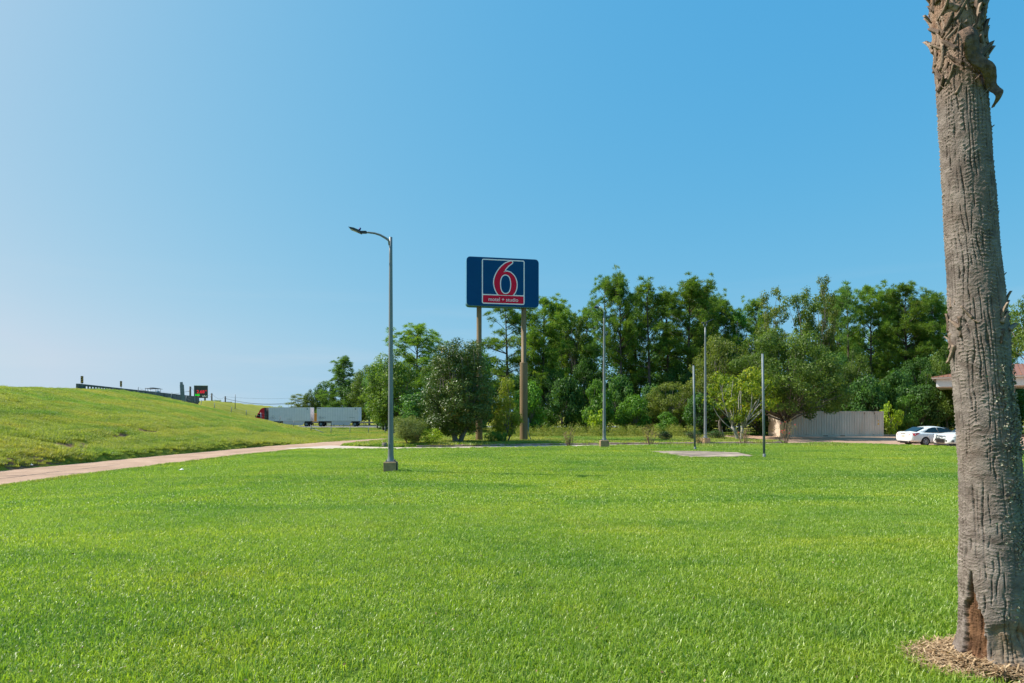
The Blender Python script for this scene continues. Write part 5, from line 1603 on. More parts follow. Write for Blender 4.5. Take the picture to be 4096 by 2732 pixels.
def proto_leafy(seed, h=10.0, w=8.0, base=0.25, m='leaf_oak', bark='bark_grey', per=26, L=0.17, W=0.10, nclump=60, crad=(0.7, 1.3), droop=0.0, shape='round', flat=0.75, spec_gap=0.0, trunks=1, trunk_r=0.24, jit=0.7, shell=0.5):
    rs = random.Random(seed); r = np.random.default_rng(seed)
    tr = MB(); cl = []
    zc0 = h * base
    fork = []
    for t_ in range(trunks):
        a = rs.uniform(0, 6.28); o = Vector((math.cos(a), math.sin(a), 0)) * (0.25 * (trunks > 1))
        f = Vector((rs.uniform(-.3, .3), rs.uniform(-.3, .3), max(h * base * 0.9, h * 0.16))) + o * 3
        tr.tube([o + Vector((0, 0, -0.4)), o + Vector((0, 0, 0.1)), o.lerp(f, 0.5) + Vector((rs.uniform(-.1, .1), 0, f.z * 0.1)), f], [trunk_r * 1.35, trunk_r, trunk_r * 0.85, trunk_r * 0.7], 10)
        fork.append(f)
    for i in range(nclump):
        for _ in range(40):
            p = Vector((rs.uniform(-1, 1), rs.uniform(-1, 1), rs.uniform(-1, 1)))
            if p.length > 1 or p.length < 0.35: continue
            if shape == 'egg' and math.hypot(p.x, p.y) > 0.55 + 0.45 * (1 - (p.z + 1) / 2): continue
            if shape == 'cone' and math.hypot(p.x, p.y) > 0.25 + 0.75 * (1 - (p.z + 1) / 2): continue
            break
        rad = rs.uniform(*crad)
        hw = w / 2 - rad * 0.7; hz = (h - zc0) / 2 - rad * flat * 0.7
        c = Vector((p.x * hw, p.y * hw, zc0 + (h - zc0) / 2 + p.z * hz))
        if droop: c.z -= droop * (math.hypot(p.x, p.y)) ** 2 * h * 0.2
        c.z = max(c.z, rad * flat * 0.6)
        cl.append((c.x, c.y, c.z, rad))
        if rs.random() < 0.75:
            f = min(fork, key=lambda q: (q - c).length)
            limb(tr, f + Vector((0, 0, rs.uniform(-0.3, 0.3))), c, trunk_r * 0.33, 0.018, rs, 0.22, 5, 5)
    cm = crown_mesh('crown', cl, per, L, W, M[m], r, flat=flat, jit=jit, shell=shell)
    return ('leafy', h, w, tr.mesh('trunk', M[bark]), cm, m)

PR = {}
PR['pineA'] = proto_pine(1, 16, 0.45, 2.7)
PR['pineB'] = proto_pine(2, 16, 0.38, 2.4, top='round', dens=0.9)
PR['pineC'] = proto_pine(3, 16, 0.30, 3.0, top='round', dens=1.25, m='leaf_pine')
PR['pineD'] = proto_pine(4, 16, 0.5, 2.3, top='round', dens=0.8, m='leaf_pine_b')
PR['pineE'] = proto_pine(5, 15, 0.05, 4.6, top='cone', dens=1.5, m='leaf_pine_b')
PR['pineF'] = proto_pine(6, 16, 0.42, 2.6, top='round', dens=1.0, m='leaf_pine')
PR['oakA'] = proto_leafy(11, 10, 9, 0.03, 'leaf_oak', nclump=85, per=63, L=0.13, W=0.075, crad=(0.6, 1.25))
PR['oakB'] = proto_leafy(12, 10, 8, 0.03, 'leaf_dark', nclump=70, per=60, L=0.13, W=0.08, crad=(0.6, 1.2))
PR['oakO'] = proto_leafy(13, 10, 9, 0.03, 'leaf_olive', nclump=95, per=72, L=0.11, W=0.06, crad=(0.55, 1.15))
PR['live'] = proto_leafy(14, 10.5, 12.5, 0.17, 'leaf_oak', nclump=190, per=67, L=0.11, W=0.06, crad=(0.6, 1.25), droop=0.8, flat=0.65)
PR['sparse'] = proto_leafy(15, 15, 6.2, 0.48, 'leaf_oak', 'bark_grey', nclump=34, per=60, L=0.12, W=0.075, crad=(0.5, 1.0), shell=0.2, trunk_r=0.2)
PR['sparseB'] = proto_leafy(16, 15, 6.0, 0.38, 'leaf_olive', 'bark_grey', nclump=42, per=60, L=0.12, W=0.075, crad=(0.5, 1.05), shell=0.2, trunk_r=0.2)
PR['poplar'] = proto_leafy(17, 15, 4.2, 0.3, 'leaf_bright', 'bark_grey', nclump=52, per=52, L=0.15, W=0.11, crad=(0.4, 0.75), shape='cone', shell=0.2, trunk_r=0.18)
PR['yellow'] = proto_leafy(18, 6.5, 7.0, 0.2, 'leaf_yellow', 'bark_pale', nclump=44, per=45, L=0.14, W=0.09, crad=(0.4, 0.85), trunks=3, trunk_r=0.17, shell=0.3)
PR['oakR'] = proto_leafy(31, 10, 8, 0.46, 'leaf_oak', nclump=60, per=70, L=0.11, W=0.065, crad=(0.5, 1.0))
PR['under'] = proto_leafy(19, 5, 5.5, 0.02, 'leaf_bright', nclump=48, per=48, L=0.14, W=0.09, crad=(0.5, 1.0), trunk_r=0.1)
PR['underD'] = proto_leafy(20, 5, 5.5, 0.02, 'leaf_dark', nclump=48, per=48, L=0.14, W=0.09, crad=(0.5, 1.0), trunk_r=0.1)
PR['lime'] = proto_leafy(21, 3.2, 2.6, 0.05, 'leaf_lime', nclump=18, per=57, L=0.12, W=0.08, crad=(0.3, 0.6), trunk_r=0.06)
PR['magnolia'] = proto_leafy(22, 8.4, 6.8, 0.0, 'leaf_magnolia', 'bark_grey', nclump=190, per=150, L=0.085, W=0.036, crad=(0.4, 0.85), shape='egg', jit=0.9, trunk_r=0.2, trunks=3)
PR['fern'] = proto_leafy(23, 5.0, 3.4, 0.05, 'leaf_fern', 'bark_grey', nclump=46, per=105, L=0.13, W=0.03, crad=(0.35, 0.7), trunks=3, trunk_r=0.07, shape='cone')
PR['grey'] = proto_leafy(24, 2.7, 3.4, 0.0, 'leaf_grey', 'twig', nclump=40, per=216, L=0.13, W=0.016, crad=(0.35, 0.7), trunks=3, trunk_r=0.05, jit=1.0)
PR['vine'] = proto_leafy(25, 1.7, 2.4, 0.0, 'leaf_lime', 'twig', nclump=26, per=108, L=0.07, W=0.05, crad=(0.25, 0.5), trunk_r=0.05)
PR['hedge'] = proto_leafy(26, 0.85, 2.0, 0.0, 'leaf_hedge', 'twig', nclump=60, per=170, L=0.035, W=0.022, crad=(0.2, 0.3), trunk_r=0.03, flat=0.9, jit=0.5)
PR['lowfern'] = proto_leafy(27, 1.1, 2.2, 0.0, 'leaf_bright', 'twig', nclump=22, per=126, L=0.16, W=0.025, crad=(0.2, 0.42), trunk_r=0.03)

def tree(kind, dx, dtop, Y, dw, label, cat='tree', name=None, group=None, rz=None, zb=None):
    """dx, dtop, dw: centre, top and width in the viewed picture (2351 px wide); Y: distance"""
    k, h, w, tm, cm, m = PR[kind]
    px, py = dx * 1.7422, dtop * 1.7422
    x = ax(px, Y); z = h1(x, Y) if zb is None else zb
    hh = EYE + (HY - py) / FPX * Y - z
    ww = dw * 1.7422 / FPX * Y
    sx_ = ww / w; sz = hh / h
    sx_ = min(max(sx_, sz * 0.55), sz * 1.9)
    nm = name or {'pine': 'pine_tree', 'leafy': 'tree'}[k]
    t = thing(nm, label, cat, (x, Y, z), random.uniform(0, 6.28) if rz is None else rz, group)
    t.scale = (sx_, sx_, sz)
    add('trunk' if cat == 'tree' else 'stems', tm, t)
    c = add('crown' if cat == 'tree' else 'foliage', cm, t)
    return t

G1, G2, G3 = 'pines behind the lawn', 'broadleaf trees behind the lawn', 'undergrowth at the wood edge'
# far left, beyond the highway
tree('sparseB', 682, 903, 152, 62, 'small spreading tree above the gap in front of the first trailer', group='trees beyond the highway')
tree('oakA', 716, 892, 156, 50, 'small rounded tree above the rear of the first trailer', group='trees beyond the highway')
tree('pineE', 790, 826, 148, 142, 'broad feathery conifer rising behind the second trailer', group='trees beyond the highway')
tree('oakB', 752, 868, 160, 70, 'dark tree just left of the broad conifer behind the trailers', group='trees beyond the highway')
tree('oakB', 866, 824, 118, 66, 'dark tree between the broad conifer and the round oak by the lamp', group='trees beyond the highway')
tree('oakA', 848, 836, 141, 100, 'rounded tree against the right flank of the broad conifer', group='trees beyond the highway')
tree('oakB', 880, 818, 104, 92, 'dark tree showing above the left shoulder of the round oak', group='trees beyond the highway')
tree('oakA', 1008, 806, 92, 100, 'tree rising behind the left shoulder of the magnolia', group=G2)
tree('underD', 2338, 880, 82, 90, 'dark thicket right of the palm under the canopy', group=G3)
tree('oakB', 822, 862, 146, 95, 'dark rounded tree right behind the tail of the second trailer', group='trees beyond the highway')
tree('oakA', 886, 850, 96, 84, 'rounded tree left of the oak behind the nearest lamp', group='trees beyond the highway')
tree('underD', 960, 900, 66, 120, 'dark low tree between the lamp and the magnolia', group=G2)
tree('oakA', 905, 800, 76, 158, 'round oak behind the nearest lamp pole', group=G2)
tree('pineF', 955, 756, 98, 131, 'pine top rising above the round oak right of the nearest lamp', group=G1)
tree('oakB', 1010, 832, 86, 110, 'dark tree between the round oak and the magnolia', group=G2)
tree('oakB', 1095, 775, 74, 74, 'slender dark treetop beside the left sign post', group=G2)
tree('magnolia', 1050, 768, 48.5, 212, 'glossy dark magnolia in front of the left sign post', group='island trees', name='magnolia_tree')
tree('grey', 938, 948, 45.8, 88, 'feathery grey-green shrub left of the magnolia', 'shrub', 'shrub', 'island shrubs')
tree('vine', 990, 981, 45.4, 62, 'lime green vine-covered bush at the left foot of the magnolia', 'shrub', 'shrub', 'island shrubs')
tree('fern', 1160, 862, 50.5, 96, 'yellow-green feathery small tree left of the right sign post', group='island trees')
tree('lowfern', 1140, 988, 48.5, 60, 'low ferny bush at the right foot of the magnolia', 'shrub', 'shrub', 'island shrubs')
# pine row
tree('pineB', 1166, 706, 86, 122, 'loose pine between the two sign posts', group=G1)
tree('pineC', 1246, 694, 84, 129, 'dense pine just right of the right sign post', group=G1)
tree('sparse', 1320, 694, 90, 70, 'thin leafed tree right of the sign, before the tall pine pair', group=G2)
tree('pineD', 1385, 648, 85, 92, 'tall pine directly behind the hooked-head lamp', group=G1)
tree('pineA', 1427, 644, 84, 94, 'tall pine just right of the hooked-head lamp', group=G1)
tree('pineB', 1492, 658, 84, 107, 'straight pine with a bare dark trunk, midway between the two far lamps', group=G1)
tree('pineA', 1578, 656, 84, 131, 'broad-topped pine left of the forked lamp', group=G1)
tree('pineC', 1632, 690, 96, 92, 'lower pine behind the head of the forked lamp', group=G1)
tree('poplar', 1697, 670, 90, 62, 'narrow bright green tree with open top right of the forked lamp', group=G2)
tree('sparseB', 1772, 655, 82, 84, 'open-crowned tree above the left of the big live oak', group=G2)
tree('sparse', 1836, 624, 80, 92, 'tallest open-crowned tree above the big live oak', group=G2)
tree('sparseB', 1890, 630, 82, 78, 'open-crowned tree with bare dark limbs right of the tallest one', group=G2)
tree('pineD', 1950, 667, 84, 92, 'pine with flat tufts above the right end of the live oak', group=G1)
tree('pineF', 2000, 667, 84, 96, 'pine above the right half of the container', group=G1)
tree('pineC', 2082, 665, 82, 134, 'full rounded pine right of the container', group=G1)
tree('pineA', 2146, 686, 82, 100, 'pine just left of the palm trunk', group=G1)
tree('pineC', 2195, 700, 86, 110, 'pine half hidden by the left edge of the palm trunk', group=G1)
tree('pineF', 2275, 720, 90, 120, 'pine showing right beside the palm above the canopy', group=G1)
tree('pineC', 1290, 712, 92, 80, 'pine between the sign and the thin leafed tree', group=G1)
tree('pineF', 1350, 716, 94, 80, 'shorter pine left of the tall pair at the hooked-head lamp', group=G1)
tree('pineC', 1458, 690, 92, 84, 'shorter pine filling the gap left of the straight pine', group=G1)
tree('pineF', 1534, 682, 92, 88, 'pine filling the gap right of the straight pine', group=G1)
tree('pineA', 1612, 676, 92, 84, 'pine against the right flank of the broad-topped pine', group=G1)
tree('pineF', 1662, 702, 92, 84, 'pine between the forked lamp and the narrow bright tree', group=G1)
tree('pineC', 1738, 700, 94, 90, 'pine right of the narrow bright tree', group=G1)
tree('pineA', 1922, 690, 90, 80, 'pine between the open-crowned trees and the flat-tufted pine', group=G1)
tree('pineC', 2040, 690, 92, 84, 'pine left of the full rounded pine', group=G1)
# middle layer
tree('oakO', 1655, 762, 69, 165, 'olive green oak behind the forked lamp', group=G2)
tree('oakO', 1540, 872, 72, 120, 'lower olive oak left of the bare grey pole', group=G2)
tree('live', 1802, 735, 60.5, 285, 'big dark live oak hanging its branches over the container', group=G2, name='live_oak')
tree('yellow', 1700, 838, 55.5, 172, 'small yellowing tree with pale trunks left of the taller bare pole', group=G2)
tree('oakA', 1090, 870, 80, 100, 'green tree between magnolia and feathery tree', group=G2)
tree('under', 1215, 872, 74, 90, 'bright thicket tree right behind the right sign post', group=G3)
tree('oakB', 1270, 830, 82, 100, 'dark thicket tree below the dense pine by the sign', group=G3)
tree('underD', 1300, 862, 74, 90, 'dark thicket left of the hooked-head lamp', group=G3)
tree('oakB', 1345, 800, 88, 90, 'dark tree under the tall pine pair', group=G3)
tree('under', 1372, 870, 70, 80, 'bright green thicket behind the hooked-head lamp pole', group=G3)
tree('underD', 1425, 858, 76, 92, 'dark thicket right of the hooked-head lamp', group=G3)
tree('under', 1455, 905, 71, 90, 'bright thicket below the straight pine', group=G3)
tree('underD', 1500, 880, 74, 90, 'dark thicket at the foot of the straight pine', group=G3)
tree('oakB', 1560, 820, 84, 100, 'dark tree behind the lower olive oak', group=G3)
tree('under', 1530, 945, 66, 60, 'light green bush at the wood edge below the lower olive oak', group=G3)
tree('lime', 1370, 925, 64, 52, 'small lime sapling left of the hooked-head lamp foot', group=G3)
tree('underD', 1610, 900, 66, 90, 'dark thicket between the two bare poles', group=G3)
tree('underD', 1745, 905, 68, 110, 'dark thicket behind the yellowing tree', group=G3)
tree('oakB', 1900, 790, 76, 120, 'dark tree behind the right of the live oak', group=G3)
tree('oakA', 1955, 800, 72, 105, 'green tree above the middle of the container', group=G3)
tree('underD', 1985, 860, 70, 100, 'dark thicket above the container roof', group=G3)
tree('under', 2010, 880, 74, 80, 'bright thicket above the right of the container', group=G3)
tree('lime', 2047, 905, 66.5, 48, 'lime sapling at the right end of the container', group=G3)
tree('underD', 2060, 845, 73, 95, 'dark thicket behind the lime sapling', group=G3)
tree('oakB', 2110, 800, 78, 110, 'dark tree above the white sedan', group=G3)
tree('underD', 2120, 880, 70, 95, 'dark thicket behind the white sedan', group=G3)
tree('under', 2085, 905, 69, 60, 'bright thicket just left of the sedan roof', group=G3)
tree('oakA', 2175, 790, 76, 100, 'tree behind the canopy roof left of the palm', group=G3)
tree('underD', 2180, 880, 79, 110, 'dark thicket under the canopy behind the palm', group=G3)
tree('oakB', 2290, 820, 82, 130, 'dark tree behind the canopy right of the palm', group=G3)
tree('oakR', 2398, 655, 50, 168, 'green oak at the right edge overhanging the canopy', group=G2)

# the wood behind, one mass
def back_wood():
    r = np.random.default_rng(77); rs = random.Random(77)
    cl = []
    for i in range(520):
        d = rs.uniform(1090, 2330)
        Y = rs.uniform(94, 116)
        x = ax(d * 1.7422, Y)
        top = 13.0 + 1.6 * math.sin(d * 0.02) + 1.2 * math.sin(d * 0.051) + rs.uniform(-2, 0.5)
        if d < 1260: top *= 0.8
        zz = top * rs.random() ** 0.8
        cl.append((x, Y, zz, rs.uniform(1.1, 1.9)))
    for i in range(190):
        d = rs.uniform(1110, 2330); Y = rs.uniform(90, 100)
        cl.append((ax(d * 1.7422, Y), Y, rs.uniform(-1, 5.5), rs.uniform(1.2, 2.0)))
    for i in range(90):
        d = rs.uniform(868, 1110); Y = rs.uniform(100, 118)
        cl.append((ax(d * 1.7422, Y), Y, rs.uniform(-1, 8.5), rs.uniform(1.2, 2.0)))
    o = add('background_wood', crown_mesh('background_wood', cl, 24, 0.22, 0.14, M['leaf_dark'], r))
    tag(o, 'dark mass of woodland behind the rows of trees', 'woodland', kind='stuff')
back_wood()
for (d, top, Y, w) in ((600, 938, 420, 26), (622, 934, 430, 30), (644, 931, 400, 34), (668, 929, 410, 32), (585, 941, 440, 22)):
    pass
def far_wood():
    r = np.random.default_rng(78); rs = random.Random(78); cl = []
    for i in range(110):
        d = rs.uniform(565, 745); Y = rs.uniform(330, 380)
        topd = np.interp(d, [565, 590, 640, 665, 690, 745], [944, 938, 933, 930, 935, 930])
        zt_ = EYE + (HY - topd * 1.7422) / FPX * Y
        cl.append((ax(d * 1.7422, Y), Y, rs.uniform(-2, zt_ - 1), rs.uniform(1.2, 2.4)))
    for i in range(14):
        d = rs.uniform(486, 512); Y = 300
        cl.append((ax(d * 1.7422, Y), Y, EYE + (HY - rs.uniform(921, 928) * 1.7422) / FPX * Y, rs.uniform(0.8, 1.3)))
    o = add('distant_wood', crown_mesh('distant_wood', cl, 14, 0.3, 0.2, M['leaf_grey'], r))
    tag(o, 'low distant treeline behind the red truck cab', 'woodland', kind='stuff')
far_wood()

# hedges, roses, weeds
tree('hedge', 1527, 987, 53, 38, 'clipped dark shrub midway between the two far lamps', 'shrub', 'clipped_shrub', 'clipped shrubs')
tree('hedge', 1592, 986, 55, 46, 'clipped dark shrub left of the forked lamp foot', 'shrub', 'clipped_shrub', 'clipped shrubs')
tree('hedge', 1642, 986, 57, 50, 'clipped dark shrub right of the forked lamp foot', 'shrub', 'clipped_shrub', 'clipped shrubs')
def rose(dx, dbase, dtop, Y, dw, label, seed, red=0, leafy=1.0):
    rs = random.Random(seed); r = np.random.default_rng(seed)
    x = ax(dx * 1.7422, Y); z = h1(x, Y)
    hh = EYE + (HY - dtop * 1.7422) / FPX * Y - z
    w = dw * 1.7422 / FPX * Y
    t = thing('rose_bush', label, 'bush', (x, Y, z), 0, 'sparse rose bushes along the kerb')
    mb = MB(); tips = []
    for i in range(13):
        a = rs.uniform(0, 6.28); q = rs.uniform(0.2, 1) * w / 2
        e = Vector((math.cos(a) * q, math.sin(a) * q, hh * rs.uniform(0.55, 1.0)))
        pts = limb(mb, (math.cos(a) * 0.05, math.sin(a) * 0.05, -0.1), e, 0.022, 0.007, rs, 0.15, 5, 5)
        tips.append(e)
        for k in range(5):
            b0 = pts[rs.randrange(2, 5)]
            e2 = b0 + Vector((rs.gauss(0, .16), rs.gauss(0, .16), rs.uniform(0.02, 0.3)))
            limb(mb, b0, e2, 0.009, 0.004, rs, 0.2, 3, 4); tips.append(e2)
    mb.build('branches', M['twig'], t)
    P = []
    for e in tips:
        for k in range(int(5 * leafy)):
            P.append(e + Vector((rs.gauss(0, .07), rs.gauss(0, .07), rs.gauss(-0.03, .07))))
    P = np.array(P)
    V = leaves(P, np.tile([0, 0, 1.0], (len(P), 1)), 0.03, 0.018, r, 1.0)
    add('foliage', np_mesh('foliage', V.reshape(-1, 3), np.arange(len(V) * 4).reshape(-1, 4), M['leaf_rose'], {'rnd': np.repeat(r.random(len(V)), 4)}), t)
    for k in range(red):
        e = rs.choice(tips)
        MB().lathe([(0, -0.03), (0.04, -0.01), (0.045, 0.03), (0.02, 0.05), (0, 0.045)], 7).build('bloom', M['petal'], t, tuple(e), (rs.uniform(-.6, .6), rs.uniform(-.6, .6), 0))
rose(1306, 1024, 986, 43.2, 34, 'bare twiggy bush at the kerb left of the hooked-head lamp', 301, 0, 0.7)
rose(1493, 1023, 982, 44.6, 42, 'dense twiggy bush at the kerb between the two far lamps', 302, 0, 1.4)
rose(1604, 1020, 1003, 45.3, 18, 'smallest twiggy bush beside the bare pole behind the slab', 303, 0, 1)
rose(1708, 1020, 985, 46.2, 38, 'twiggy bush at the kerb left of the taller bare pole', 304, 1, 1)
rose(1803, 1017, 965, 46.2, 56, 'largest twiggy bush with red blooms in front of the container', 305, 9, 1.2)
def weeds():
    r = np.random.default_rng(91); rs = random.Random(91); cl = []; Bv = []; Br = []
    for i in range(460):
        d = rs.uniform(1212, 1600) if rs.random() < 0.8 else rs.uniform(1130, 1220)
        Y = rs.uniform(60.5, 64); x = ax(d * 1.7422, Y); g = h1(x, Y)
        cl.append((x, Y, g + rs.uniform(0.05, 0.85), rs.uniform(0.2, 0.42)))
    for i in range(40):
        d = rs.uniform(2030, 2190); Y = rs.uniform(67.5, 69.5); x = ax(d * 1.7422, Y); g = h1(x, Y)
        cl.append((x, Y, g + rs.uniform(0.1, 0.8), rs.uniform(0.2, 0.4)))
    o = add('tall_weeds', crown_mesh('tall_weeds', cl, 110, 0.10, 0.018, M['leaf_weed'], r, flat=1.4, jit=1.0))
    tag(o, 'strip of tall brownish weeds along the foot of the wood', 'weeds', kind='stuff')
weeds()
# stump and stakes
sx_, sy_ = hit(1538, 1783)
st = thing('tree_stump', 'small cut tree stump in the grass left of the nearest lamp', 'tree stump', (sx_, sy_, h1(sx_, sy_)), 0.3)
MB().lathe([(0.22, -0.1), (0.18, 0.08), (0.16, 0.2), (0.0, 0.22)], 12).build('bark', M['bark_grey'], st)
MB().lathe([(0.15, 0.215), (0.0, 0.235)], 12).build('cut_face', M['twig'], st)
for (px, py, Y, lean, lab) in ((2902, 1752, 54, -0.3, 'thin leaning stake in the grass right of the forked lamp'), (3058, 1752, 54.5, -0.2, 'thin leaning stake behind the taller bare pole')):
    x = ax(px, Y); tag(MB().tube([(0, 0, -0.1), (lean, 0, 0.95)], 0.022, 6).build('stake', M['galv_dark'], None, (x, Y, h1(x, Y))), lab, 'stake')
for (px, py, lab) in ((121, 1866, 'scrap of white litter at the edge of the service road'), (724, 1886, 'scrap of white litter on the lawn beside the service road')):
    x, y = hit(px, py, 10)
    tag(MB().geo([(-.09, -.05, 0.02), (.08, -.06, 0.05), (.11, .05, 0.03), (0.0, .08, 0.09), (-.08, .05, 0.04), (0, 0, 0.0)], [(0, 1, 5), (1, 2, 5), (2, 3, 5), (3, 4, 5), (4, 0, 5)]).build('litter', M['white_paint'], None, (x, y, h1(x, y) + 0.03)), lab, 'litter')

def leaf_litter():
    r = np.random.default_rng(5); n = 240
    Y = 3.8 + 16 * r.random(n) ** 1.5; X = (r.random(n) - 0.5) * 1.6 * Y
    k = clear(X, Y, 0.0); X, Y = X[k], Y[k]
    P = np.stack([X, Y, H(X, Y) + 0.05 + 0.02 * r.random(len(X))], -1)
    V = leaves(P, np.tile([0, 0, 1.0], (len(P), 1)), 0.014, 0.008, r, 0.8)
    tag(add('fallen_leaves', np_mesh('fallen_leaves', V.reshape(-1, 3), np.arange(len(V) * 4).reshape(-1, 4), leaf_mat('dead_leaf', (0.10, 0.06, 0.03), (0.32, 0.24, 0.13), 0.8, 0.1), {'rnd': np.repeat(r.random(len(V)), 4)})), 'few dry fallen leaves scattered over the near lawn', 'leaves', kind='stuff')
leaf_litter()

# ------------------------------------------------------------------ bridge at the top of the embankment
def bridge():
    ang = math.atan2(U[1], U[0])
    t = thing('overpass_bridge', 'dark weathered concrete overpass with open balustrade at its near end', 'bridge', (P0[0], P0[1], 0), ang)
    zt, zd = 5.02, 4.08
    S1 = 70.0
    MB().box((S1 / 2, 6.2, zd - 0.15), (S1, 12.6, 0.3)).build('deck', M['bridge'], t)
    for yy in (0.35, 3.2, 6.2, 9.2, 12.0):
        MB().box((16 + (S1 - 16) / 2, yy, zd - 0.75), (S1 - 16, 0.4, 0.9)).build('girder', M['bridge'], t)
    for yy, nm in ((0.12, 1), (12.3, 2)):
        if nm == 2:
            s = 14.42
            while s < S1 - 0.5:
                MB().box((s + 2.3, yy, (zt + zd - 0.5) / 2), (4.55, 0.34, zt - zd + 0.5), bev=0.02).build('parapet_panel', M['bridge'], t)
                s += 4.62
            continue
        pr = MB().box((0.9, yy, (zt + 3.7) / 2), (1.8, 0.34, zt - 3.7), bev=0.03).build('parapet_end_block', M['bridge'], t)
        rail = MB().box((1.8 + 6.3, yy, zt - 0.11), (12.58, 0.34, 0.22), bev=0.02).build('parapet_rail', M['bridge'], t)
        MB().box((1.8 + 6.3, yy, zd + 0.12), (12.58, 0.34, 0.26)).build('parapet_base', M['bridge'], t)
        for k in range(12):
            MB().box((1.8 + 0.55 + k * 1.05, yy, (zt + zd) / 2 + 0.03), (0.24, 0.10, zt - zd - 0.48)).build('baluster', M['bridge'], t)
        s = 14.42
        while s < S1 - 0.5:
            MB().box((s + 2.3, yy, (zt + zd - 0.5) / 2), (4.55, 0.34, zt - zd + 0.5), bev=0.02).build('parapet_panel', M['bridge'], t)
            s += 4.62
    MB().box((S1 - 2.0, 6.2, 1.0), (1.2, 12.4, 4.6), bev=0.05).build('pier', M['bridge'], t)
    MB().box((36, 6.2, 1.0), (1.0, 12.4, 4.6), bev=0.05).build('pier', M['bridge'], t)
    return t
bridge()
M['marker_yellow'] = mat('marker_yellow', (0.62, 0.30, 0.02), 0.4, var=0.05)
def marker(px, y0, y1, Y, label):
    x = ax(px, Y); zb = EYE + (HY - y1) / FPX * Y; zt = EYE + (HY - y0) / FPX * Y
    t = thing('object_marker', label, 'road sign', (x, Y, zb), R(12), 'striped markers on the bridge')
    h_ = zt - zb; w = h_ / 3
    MB().box((0, 0, h_ / 2), (w, 0.02, h_)).build('panel', M['black'], t)
    for k in range(3):
        z = h_ * (0.1 + 0.32 * k)
        P = [(-w / 2 + 0.01, z - 0.06), (w / 2 - 0.01, z + 0.12), (w / 2 - 0.01, z + 0.25), (-w / 2 + 0.01, z + 0.07)]
        P = [(a, min(max(b, 0.01), h_ - 0.01)) for a, b in P]
        MB().slab(P, -0.016, -0.0105).build('stripe', M['marker_yellow'], t)
    MB().tube([(0, 0.03, h_ * 0.6), (0, 0.03, -1.2)], 0.03, 8).build('post', M['galv'], t)
marker(328, 1504, 1533, 75.3, 'striped black and yellow marker at the near end of the bridge balustrade')
marker(484, 1524, 1547, 89.6, 'smaller striped marker farther along the bridge parapet')

def tall_panel():
    Y = 92.0; x = ax(729, Y)
    t = thing('road_sign', 'tall narrow grey sheet-metal sign seen from behind on the bank by the bridge', 'road sign', (x + 0.05, Y, h1(x, Y)), R(-8))
    h_ = EYE + (HY - 1528) / FPX * Y - h1(x, Y)
    a = MB().box((-0.10, 0, h_ / 2), (0.44, 0.03, h_), rot=(0, R(-4), 0)).build('rear_panel', M['galv'], t)
    b = MB().box((0.0, -0.05, (h_ - 0.4) / 2), (0.66, 0.03, h_ - 0.4), rot=(0, R(-4), 0)).build('front_panel', M['galv'], t)
    for k in range(7):
        MB().box((0.11 - 0.035 * k, -0.075, 0.25 + k * 0.4), (0.62, 0.015, 0.03)).build('stiffener', M['pole_grey'], b)
tall_panel()

# ------------------------------------------------------------------ fence along the highway right-of-way
def fence():
    t = thing('wire_fence', 'leaning wire fence with thin grey metal posts running up the embankment', 'fence', (0, 0, 0), 0)
    posts = [(553, 1548, 93, 0.0), (620, 1560, 95, 0.25), (684, 1570, 97, 0.3), (742, 1583, 98.5, 0.35), (803, 1600, 99, 0.3), (858, 1612, 98.5, 0.02), (925, 1627, 96.5, 0.1), (985, 1640, 94.5, 0.05), (1118, 1664, 91, 0.35), (1175, 1684, 89.5, 0.0), (1244, 1699, 88.5, 0.0), (1324, 1708, 88, 0.05), (1400, 1713, 88, 0.0), (1474, 1711, 88, 0.0), (1540, 1712, 88, 0.0)]
    tops = []
    for i, (px, pt, Y, lean) in enumerate(posts):
        x = ax(px, Y); z = h1(x, Y); zt = EYE + (HY - pt) / FPX * Y
        zt = max(zt, z + 0.95)
        big = px == 1244
        MB().tube([(x - lean * 0.5, Y, z - 0.3), (x + lean * 0.5, Y, zt)], 0.065 if big else 0.045, 8).build('post', M['pole_grey'], t)
        tops.append(Vector((x + lean * 0.45, Y, zt - 0.08)))
    for a, b in zip(tops[:-1], tops[1:]):
        for dz in (0, -0.4, -0.8):
            MB().tube([a + Vector((0, 0, dz)), (a + b) / 2 + Vector((0, 0, dz - 0.05)), b + Vector((0, 0, dz))], 0.006, 4).build('wire', M['galv'], t)
    a, b = tops[10], tops[11]
    MB().tube([a + Vector((0, 0, -0.35)), b + Vector((0, 0, -1.15))], 0.045, 8).build('brace', M['pole_grey'], t)
    x = ax(941, 150); z = h1(x, 150)
    tag(MB().tube([(0, 0, -0.3), (0, 0, 3.2)], 0.08, 8).build('bank_post', M['galv'], None, (x, 150, z)), 'single grey post on the far embankment left of the truck cab', 'post')
fence()

